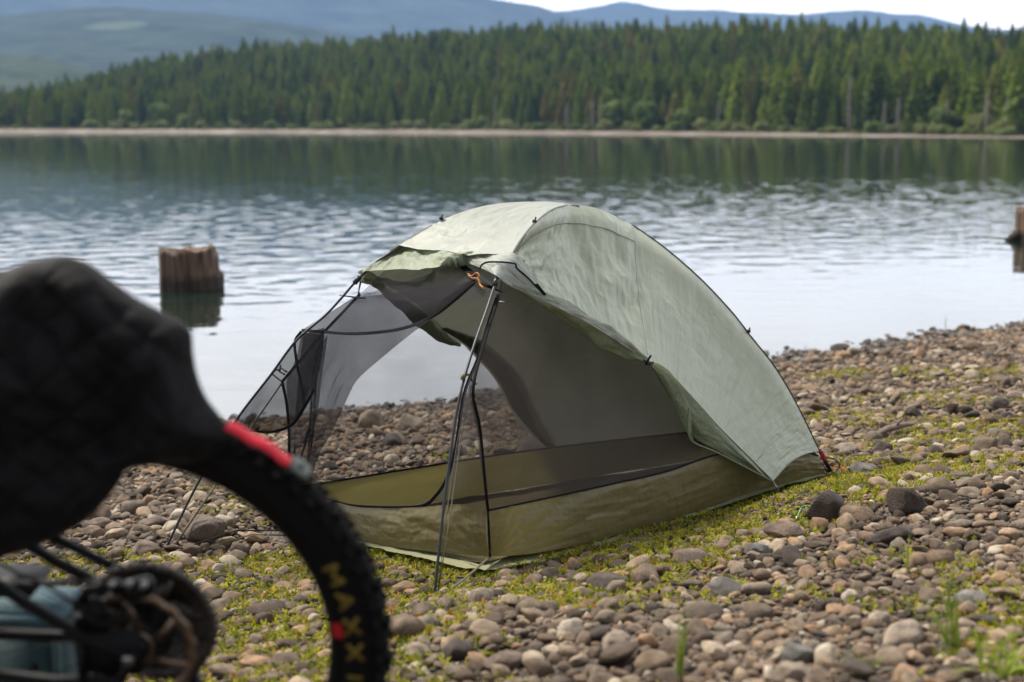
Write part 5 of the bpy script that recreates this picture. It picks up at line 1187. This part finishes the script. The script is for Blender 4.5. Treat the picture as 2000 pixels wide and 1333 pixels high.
    if full:
        ca = MB()
        for k, teeth in enumerate([50, 42, 36, 32, 28, 24, 21, 18, 16, 14, 12, 10]):
            r0 = teeth * .00202; y0 = .026 + k * .0031; V = []; n = teeth * 4
            for i in range(n):
                q = 2 * math.pi * i / n; rr_ = r0 + (.0028 if i % 4 in (1, 2) else -.0012)
                V += [(rr_ * math.cos(q), y0, rr_ * math.sin(q)), (rr_ * math.cos(q), y0 + .0017, rr_ * math.sin(q)), (r0 * .80 * math.cos(q), y0, r0 * .80 * math.sin(q)), (r0 * .80 * math.cos(q), y0 + .0017, r0 * .80 * math.sin(q))]
            F = []
            for i in range(n):
                a_, b_ = i * 4, ((i + 1) % n) * 4; F += [(a_, b_, b_ + 1, a_ + 1), (a_, a_ + 2, b_ + 2, b_), (a_ + 1, b_ + 1, b_ + 3, a_ + 3), (a_ + 2, a_ + 3, b_ + 3, b_ + 2)]
            ca.add(V, F)
            for m_ in range(7):
                q = m_ * 2 * math.pi / 7 + k * .12; ca.tube([(.014 * math.cos(q), y0 + .0008, .014 * math.sin(q)), (r0 * .84 * math.cos(q + .2), y0 + .0008, r0 * .84 * math.sin(q + .2))], .0045, 5, flat=.2, up=(0, 1, 0))
        ca.build('cassette', [M_cas], h)
    return h, rm
LET0 = R(24.5)
hubw, rimo = wheel(0.)
# red rim sticker
_p = bpx(656, 1233, -.017) - [0, 0, RW]; ang = math.atan2(_p[2], _p[0]); b = MB(); V = []
for i in range(7):
    q = ang + (i - 3) * .014
    for (r_, y_) in ((.2870, -.0142), (.3040, -.0172)): V.append((r_ * math.cos(q), y_ - .0006, r_ * math.sin(q)))
b.add(V, [(2 * i, 2 * i + 1, 2 * i + 3, 2 * i + 2) for i in range(6)]); s = b.build('rim_sticker', [M_redp], hubw)
# frame: members seen in the photo and the rest of the bicycle out of the frame on the left
fr_ = MB(); Hc = np.array([0, 0, RW])
def P3(u, v, y): return bpx(u, v, y)
BB = np.array([-.435, 0, .34]); ST = np.array([-.56, 0, .86]); HTt = np.array([-1.06, 0, .93]); HTb = np.array([-1.10, 0, .81])
for sgn_ in (-1, 1):
    y1 = .068 * sgn_
    fr_.tube([(.0, y1, RW), (-.02, y1, RW - .040), (-.12, .060 * sgn_, RW - .052), (-.26, .052 * sgn_, RW - .045), (-.40, .035 * sgn_, .335)], [.010, .009, .009, .010, .014], 10)
    fr_.tube([(.0, y1, RW), (-.055, .066 * sgn_, RW + .022), (-.15, .060 * sgn_, RW + .078), (-.28, .055 * sgn_, RW + .175), (-.48, .03 * sgn_, RW + .31)], [.010, .0095, .009, .009, .010], 10)
    fr_.tube([(-.072, .067 * sgn_, RW + .018), (-.078, .067 * sgn_, RW - .05)], .0075, 8)
fr_.tube([BB, BB * .5 + ST * .5 + [-.01, 0, 0], ST], [.022, .019, .017], 12)
fr_.tube([BB, (BB + HTb) / 2 + [0, 0, -.03], HTb], [.028, .030, .026], 12); fr_.tube([ST + [.015, 0, -.12], (ST + HTt) / 2 + [0, 0, -.03], HTt], [.018, .02, .022], 12); fr_.tube([HTb + [-.02, 0, -.03], HTt + [.01, 0, .02]], .026, 12)
fr_.tube([BB + [0, -.037, 0], BB + [0, .037, 0]], .024, 16); fr_.build('frame', [M_blk], bike)
fr2 = MB(); fr2.box((-.035, -.062, RW + .003), (.10, .012, .075), bev=.005); fr2.box((-.055, -.060, RW + .06), (.05, .014, .06), bev=.005); fr2.build('dropout_plate', [M_blk], bike)
# rack strut above the seat stay
b = MB(); b.tube([P3(232, 1112, -.075), P3(165, 1080, -.075), P3(95, 1047, -.075), P3(-40, 980, -.07)], .008, 10); b.tube([P3(232, 1112, -.078), P3(222, 1106, -.088)], .008, 8); rk = b.build('rack_strut', [M_blk], bike)
b = MB(); b.tube([P3(226, 1109, -.088), P3(226, 1109, -.095)], .006, 8); b.build('bolt', [M_al], rk)
b = MB(); b.tube([P3(152, 1201, -.078), P3(152, 1201, -.086)], .006, 8); b.build('bolt', [M_al], bike)
# brake caliper and hoses
b = MB(); c = P3(268, 1150, -.055); b.box(c, (.05, .030, .026), bev=.006, M=Matrix.Rotation(-.35, 3, 'Y')); b.box(c + [-.030, -.002, .002], (.020, .024, .020), bev=.005); b.tube([c + [-.03, -.01, .01], c + [-.07, -.01, .0], c + [-.09, -.005, -.03]], .008, 8); ca_ = b.build('brake_caliper', [M_blk], bike)
for (u, v) in ((253, 1139), (282, 1141), (220, 1140), (216, 1160)): b = MB(); q = P3(u, v, -.074); b.tube([q, q + [0, -.008, 0]], .0055 if u > 240 else .004, 8); b.build('bolt', [M_al], ca_)
b = MB(); b.tube(spline([P3(262, 1175, -.07), P3(232, 1200, -.08), P3(205, 1222, -.085), P3(180, 1212, -.085), P3(160, 1190, -.08), P3(100, 1150, -.075), P3(0, 1100, -.07), P3(-90, 1020, -.05)], 40), .0028, 6); b.build('brake_hose', [M_blk], bike)
b = MB(); b.tube([(0, -.060, RW), (0, -.078, RW)], .0125, 14); b.tube([(0, -.078, RW), (0, -.081, RW)], .0085, 14, mi=1); b.build('axle_cap', [M_blk, M_al], bike)
# derailleur, hanging down behind the hub
b = MB(); b.tube([(.0, .078, RW - .012), (.012, .085, RW - .055), (.028, .080, RW - .09)], [.012, .016, .013], 10); b.box((.022, .088, RW - .07), (.045, .022, .030), bev=.007, M=Matrix.Rotation(.5, 3, 'Y'))
for yy in (.046, .060): b.tube([(.03, yy, RW - .09), (.052, yy, RW - .13), (.074, yy, RW - .185)], .0095, 6, flat=.2, up=(0, 1, 0))
de = b.build('rear_derailleur', [M_blk], bike)
for (x_, z_) in ((.034, RW - .100), (.072, RW - .180)):
    b = MB(); V = []; n = 44
    for i in range(n): q = 2 * math.pi * i / n; r_ = .021 + (.002 if i % 4 < 2 else -.0012); V += [(x_ + r_ * math.cos(q), .050, z_ + r_ * math.sin(q)), (x_ + r_ * math.cos(q), .0535, z_ + r_ * math.sin(q)), (x_ + .006 * math.cos(q), .050, z_ + .006 * math.sin(q)), (x_ + .006 * math.cos(q), .0535, z_ + .006 * math.sin(q))]
    F = []
    for i in range(n): a_, b_ = i * 4, ((i + 1) % n) * 4; F += [(a_, b_, b_ + 1, a_ + 1), (a_, a_ + 2, b_ + 2, b_), (a_ + 1, b_ + 1, b_ + 3, a_ + 3)]
    b.add(V, F); b.build('jockey_wheel', [M_cas], de)
# chain
b = MB(); cp = spline([(-.435, .052, .34 + .062), (-.2, .052, RW + .045), (.0, .052, RW + .057), (.040, .052, RW + .035), (.055, .052, RW), (.045, .052, RW - .05), (.055, .052, RW - .09), (.052, .052, RW - .12), (.090, .052, RW - .17), (.078, .052, RW - .202), (.055, .052, RW - .19), (-.2, .052, .24), (-.435, .052, .34 - .062), (-.49, .052, .34 - .03), (-.495, .052, .34 + .03), (-.435, .052, .34 + .062)], 230)
for i in range(229):
    c = (cp[i] + cp[i + 1]) / 2; d = cp[i + 1] - cp[i]; ln = np.linalg.norm(d); d /= ln; u_ = np.cross(d, [0, 1, 0]); wd_ = .0075 if i % 2 else .0052
    for s_ in (-1, 1): b.box(c + np.array([0, s_ * wd_ / 2, 0]), (ln * 1.1, .0012, .0075), np.stack([d, [0, 1, 0], u_], 1))
b.build('chain', [M_cas], bike)
# crank, pedals, saddle, bars and the front wheel, all left of the frame edge
b = MB(); V = []; n = 120
for i in range(n): q = 2 * math.pi * i / n; r_ = .064 + (.0025 if i % 4 < 2 else -.001); V += [(-.435 + r_ * math.cos(q), .050, .34 + r_ * math.sin(q)), (-.435 + r_ * math.cos(q), .054, .34 + r_ * math.sin(q)), (-.435 + .030 * math.cos(q), .050, .34 + .030 * math.sin(q)), (-.435 + .030 * math.cos(q), .054, .34 + .030 * math.sin(q))]
F = []
for i in range(n): a_, b_ = i * 4, ((i + 1) % n) * 4; F += [(a_, b_, b_ + 1, a_ + 1), (a_, a_ + 2, b_ + 2, b_), (a_ + 1, b_ + 1, b_ + 3, a_ + 3)]
b.add(V, F); b.build('chainring', [M_cas], bike)
for s_, dx in ((-1, -1), (1, 1)):
    b = MB(); b.tube([(-.435, s_ * .06, .34), (-.435 + dx * .16, s_ * .085, .37)], [.015, .011], 8, flat=.6); b.box((-.435 + dx * .17, s_ * .135, .372), (.10, .09, .018), bev=.006); b.build('crank', [M_blk], bike)
b = MB(); b.tube([ST, ST + [.03, 0, .13]], .0155, 12)
b.build('seat_post', [M_blk], bike)
b = MB(); b.tube([(-.42, 0, 1.01), (-.47, 0, 1.015), (-.56, 0, 1.01), (-.68, 0, 1.012)], [.052, .070, .035, .018], 14, flat=.35, up=(0, 0, 1)); b.build('saddle', [M_blk], bike)
b = MB(); HT = HTt + np.array([.0, 0, .05]); b.tube([HT, HT + [-.05, 0, .02]], .018, 10); b.tube([HT + [.02, -.38, .03], HT + [-.04, -.15, .02], HT + [-.05, 0, .02], HT + [-.04, .15, .02], HT + [.02, .38, .03]], .0155, 10); b.build('handlebar', [M_blk], bike)
FWx = -1.245; b = MB(); b.tube([HTb + [0, 0, -.02], HTb + [-.01, 0, -.07]], .03, 10)
for s_ in (-1, 1): b.tube([HTb + [-.01, s_ * .05, -.06], (FWx + .03, s_ * .062, .55), (FWx, s_ * .062, RW)], [.02, .02, .014], 10)
b.tube([HTb + [-.01, -.06, -.06], HTb + [-.01, .06, -.06]], .022, 8); b.build('fork', [M_blk], bike)
wheel(FWx, False)

# ---- red strap over the tyre
ta0, ta1 = None, None
def tyre_pt(u, v, rad, y=-.012):
    p = bpx(u, v, y) - [0, 0, RW]; a = math.atan2(p[2], p[0]); return a
a0, a1, a2 = tyre_pt(440, 845, .38), tyre_pt(562, 908, .38), tyre_pt(592, 935, .38)
def tp_(a, r_, y): return HUB + ex * (r_ * math.cos(a)) + ez * (r_ * math.sin(a)) + ey * y
n = 26; G = np.zeros((n, 9, 3))
for i in range(n):
    a = a0 + (a1 - a0) * i / (n - 1)
    for j in range(9): y = -.020 + .011 * (j / 8 - .5); G[i, j] = tp_(a, .3765 + .0015 * math.sin(i * .5) - 3.0 * (y + .010) ** 2 * 8 + (.004 if j in (0, 8) else .006), y)
o0 = tp_(a0, .38, 0); b = MB(); 
def closed_strip(G, th, b, mi=0):
    nn_ = grid_normals(G); up_ = nn_ * np.sign((nn_ * [0, 0, 1.]).sum(-1).mean()); T_ = G + up_ * th; n, m = G.shape[:2]; V = np.concatenate([G.reshape(-1, 3), T_.reshape(-1, 3)]); F = []; k = n * m
    for i in range(n - 1):
        for j in range(m - 1): a = i * m + j; F += [(a, a + 1, a + m + 1, a + m), (a + k, a + m + k, a + m + 1 + k, a + 1 + k)]
    for i in range(n - 1):
        for j in (0, m - 1): a = i * m + j; F.append((a, a + m, a + m + k, a + k))
    for j in range(m - 1):
        for i in (0, n - 1): a = i * m + j; F.append((a, a + 1, a + 1 + k, a + k))
    b.add(V, F, mi)
closed_strip(G - o0, .004, b)
strap = b.build('strap', [simple('bright_red_strap', (.72, .008, .03), .45, bump=(160, .0006))], None, loc=tuple(o0)); tag(strap, 'bright red strap lying along the top of the bike tyre', 'strap')
b = MB(); n = 10; G = np.zeros((n, 9, 3))
for i in range(n):
    a = a1 + (a2 - a1) * i / (n - 1)
    for j in range(9): y = -.016 + (.017 + .003 * math.sin(i / 9 * math.pi)) * (j / 8 - .5); G[i, j] = tp_(a, .382 - 3.0 * (y + .010) ** 2 * 8, y)
closed_strip(G - o0, .006, b); b.build('buckle', [simple('pale_buckle', (.17, .185, .165), .7)], strap)
b = MB(); ah = (a1 + a2) / 2; b.tube([tp_(ah, .380, -.020) - o0, tp_(ah, .3895, -.020) - o0], .0042, 10); b.build('buckle_hole', [M_blk], strap)

# ================================================================== jacket draped over the bike
Yj = 1.93
outl = [(-190, 560), (-60, 522), (0, 530), (40, 516), (75, 506), (118, 501), (150, 507), (185, 522), (222, 552), (262, 580), (305, 600), (345, 622), (372, 645), (378, 690), (386, 735), (402, 775), (430, 812), (452, 840), (468, 862), (440, 884), (395, 900), (345, 906), (290, 912), (246, 918), (236, 940), (212, 975), (165, 1018), (110, 1050), (50, 1075), (0, 1092), (-90, 1120), (-190, 1100), (-240, 850)]
J0 = at_y(150, 800, Yj); pn = np.array([0.05, -1, .12]); pn /= np.linalg.norm(pn)
O3 = np.array([on_plane(u, v, J0, pn) for (u, v) in outl]); ju = np.array([1., .05, 0]); ju -= pn * np.dot(ju, pn); ju /= np.linalg.norm(ju); jv = np.cross(ju, pn) * -1
jv = np.array([0, 0, 1.]) - pn * pn[2]; jv /= np.linalg.norm(jv)
O2 = np.stack([(O3 - J0) @ ju, (O3 - J0) @ jv], 1); O2 = spline(np.vstack([O2, O2[:1]]), 200)[:-1]
cen = np.array([-.06, .015]); rings = 44; n = len(O2)
O2 = O2 + (O2 - cen) / np.linalg.norm(O2 - cen, axis=1, keepdims=True) * (.0035 * np.array([mnoise.noise(Vector((i * .11, 3, 0))) for i in range(n)]))[:, None]
V = []; 
def jac(side):
    out = []
    for k in range(rings + 1):
        t = k / rings
        for i in range(n):
            p = cen + (O2[i] - cen) * t; e = max(0., 1 - t ** 5) ** .5
            q = (p[0] * 1 + p[1]) / .070; r_ = (p[0] - p[1]) / .070
            w1 = mnoise.noise(Vector((p[0] * 9, p[1] * 9, 4.5))) * .5
            quilt = min(abs(math.sin((q + w1) * math.pi)), abs(math.sin((r_ - w1) * math.pi))) ** .42
            fold = mnoise.fractal(Vector((p[0] * 5 + 2, p[1] * 3.2, 1.5 * side)), 1, 2, 4) * .075 + mnoise.fractal(Vector((p[0] * 16, p[1] * 12, 7)), 1, 2, 3) * .010
            wide = min(1, (1 - t) * 3.2)
            h = (.085 if side > 0 else .12) * e * (.35 + .65 * wide ** .5) + fold * e * wide + .013 * quilt * e
            h *= 1 - .55 * max(0, min(1, (p[0] - .12) / .12))
            w3 = J0 + ju * p[0] + jv * p[1] + pn * (h * side)
            out.append(w3)
    return out
Vf, Vb = jac(1), jac(-1); m_ = (rings + 1) * n; F = []
for k in range(rings):
    for i in range(n):
        a = k * n + i; b_ = k * n + (i + 1) % n; F += [(a, b_, b_ + n, a + n), (a + m_, a + n + m_, b_ + n + m_, b_ + m_)]
for i in range(n): a = rings * n + i; b_ = rings * n + (i + 1) % n; F.append((a, b_, b_ + m_, a + m_))
def jacket_mat():
    m, nt, out = mat('black_puffer_nylon'); L = nt.links.new; P = N(nt, 'ShaderNodeBsdfPrincipled'); P.inputs['Base Color'].default_value = (.0048, .0045, .0048, 1); P.inputs['Roughness'].default_value = .75; P.inputs['Specular IOR Level'].default_value = .16
    P.inputs['Sheen Weight'].default_value = .04; P.inputs['Sheen Roughness'].default_value = .4
    tc = N(nt, 'ShaderNodeTexCoord'); nz = N(nt, 'ShaderNodeTexNoise'); nz.inputs['Scale'].default_value = 28; nz.inputs['Detail'].default_value = 5; L(tc.outputs['Object'], nz.inputs['Vector'])
    bp = N(nt, 'ShaderNodeBump'); bp.inputs['Distance'].default_value = .008; L(nz.outputs['Fac'], bp.inputs['Height']); L(bp.outputs[0], P.inputs['Normal']); L(P.outputs[0], out.inputs[0]); return m
me = mesh('jacket', np.array(Vf + Vb) - J0, F, jacket_mat())
jk = link('jacket', me, None, tuple(J0)); tag(jk, 'black quilted puffer jacket draped over the rear of the bike', 'jacket')

# ================================================================== teal cooler bag behind the bike
p_ = at_y(62, 1190, 2.52); gz0 = float(gh(p_[0] - .05, p_[1])); hB = p_[2] - gz0
bag = empty('cooler_bag', (p_[0] - .03, p_[1] + .06, gz0 + .005)); bag.rotation_euler = (0, 0, R(-8)); tag(bag, 'teal cooler bag with lighter blue lid on the pebbles behind the bike', 'bag')
M_teal = simple('teal_fabric', (.005, .028, .030), .7, bump=(30, .004)); M_lt = simple('pale_blue_trim', (.03, .072, .080), .7, bump=(60, .002)); M_lid = simple('blue_grey_lid', (.030, .072, .088), .75, bump=(18, .01))
b = MB(); b.box((0, 0, hB * .45), (.185, .15, hB * .86), bev=.018); b.build('body', [M_teal], bag)
b = MB(); b.box((0, 0, hB * .93), (.19, .155, hB * .14), bev=.016); b.build('lid', [M_lid], bag)
for (x_, nm) in ((.092, 'side_trim'), (-.092, 'side_trim')): b = MB(); b.tube([(x_, -.072, .02), (x_, -.074, hB * .8), (x_ * .95, -.07, hB * .88)], .009, 8); b.build(nm, [M_lt], bag)
b = MB(); b.tube(spline([(-.05, -.078, hB * .70), (-.03, -.095, hB * .5), (.03, -.095, hB * .5), (.05, -.078, hB * .70)], 16), .006, 8); b.build('handle', [M_blk], bag)
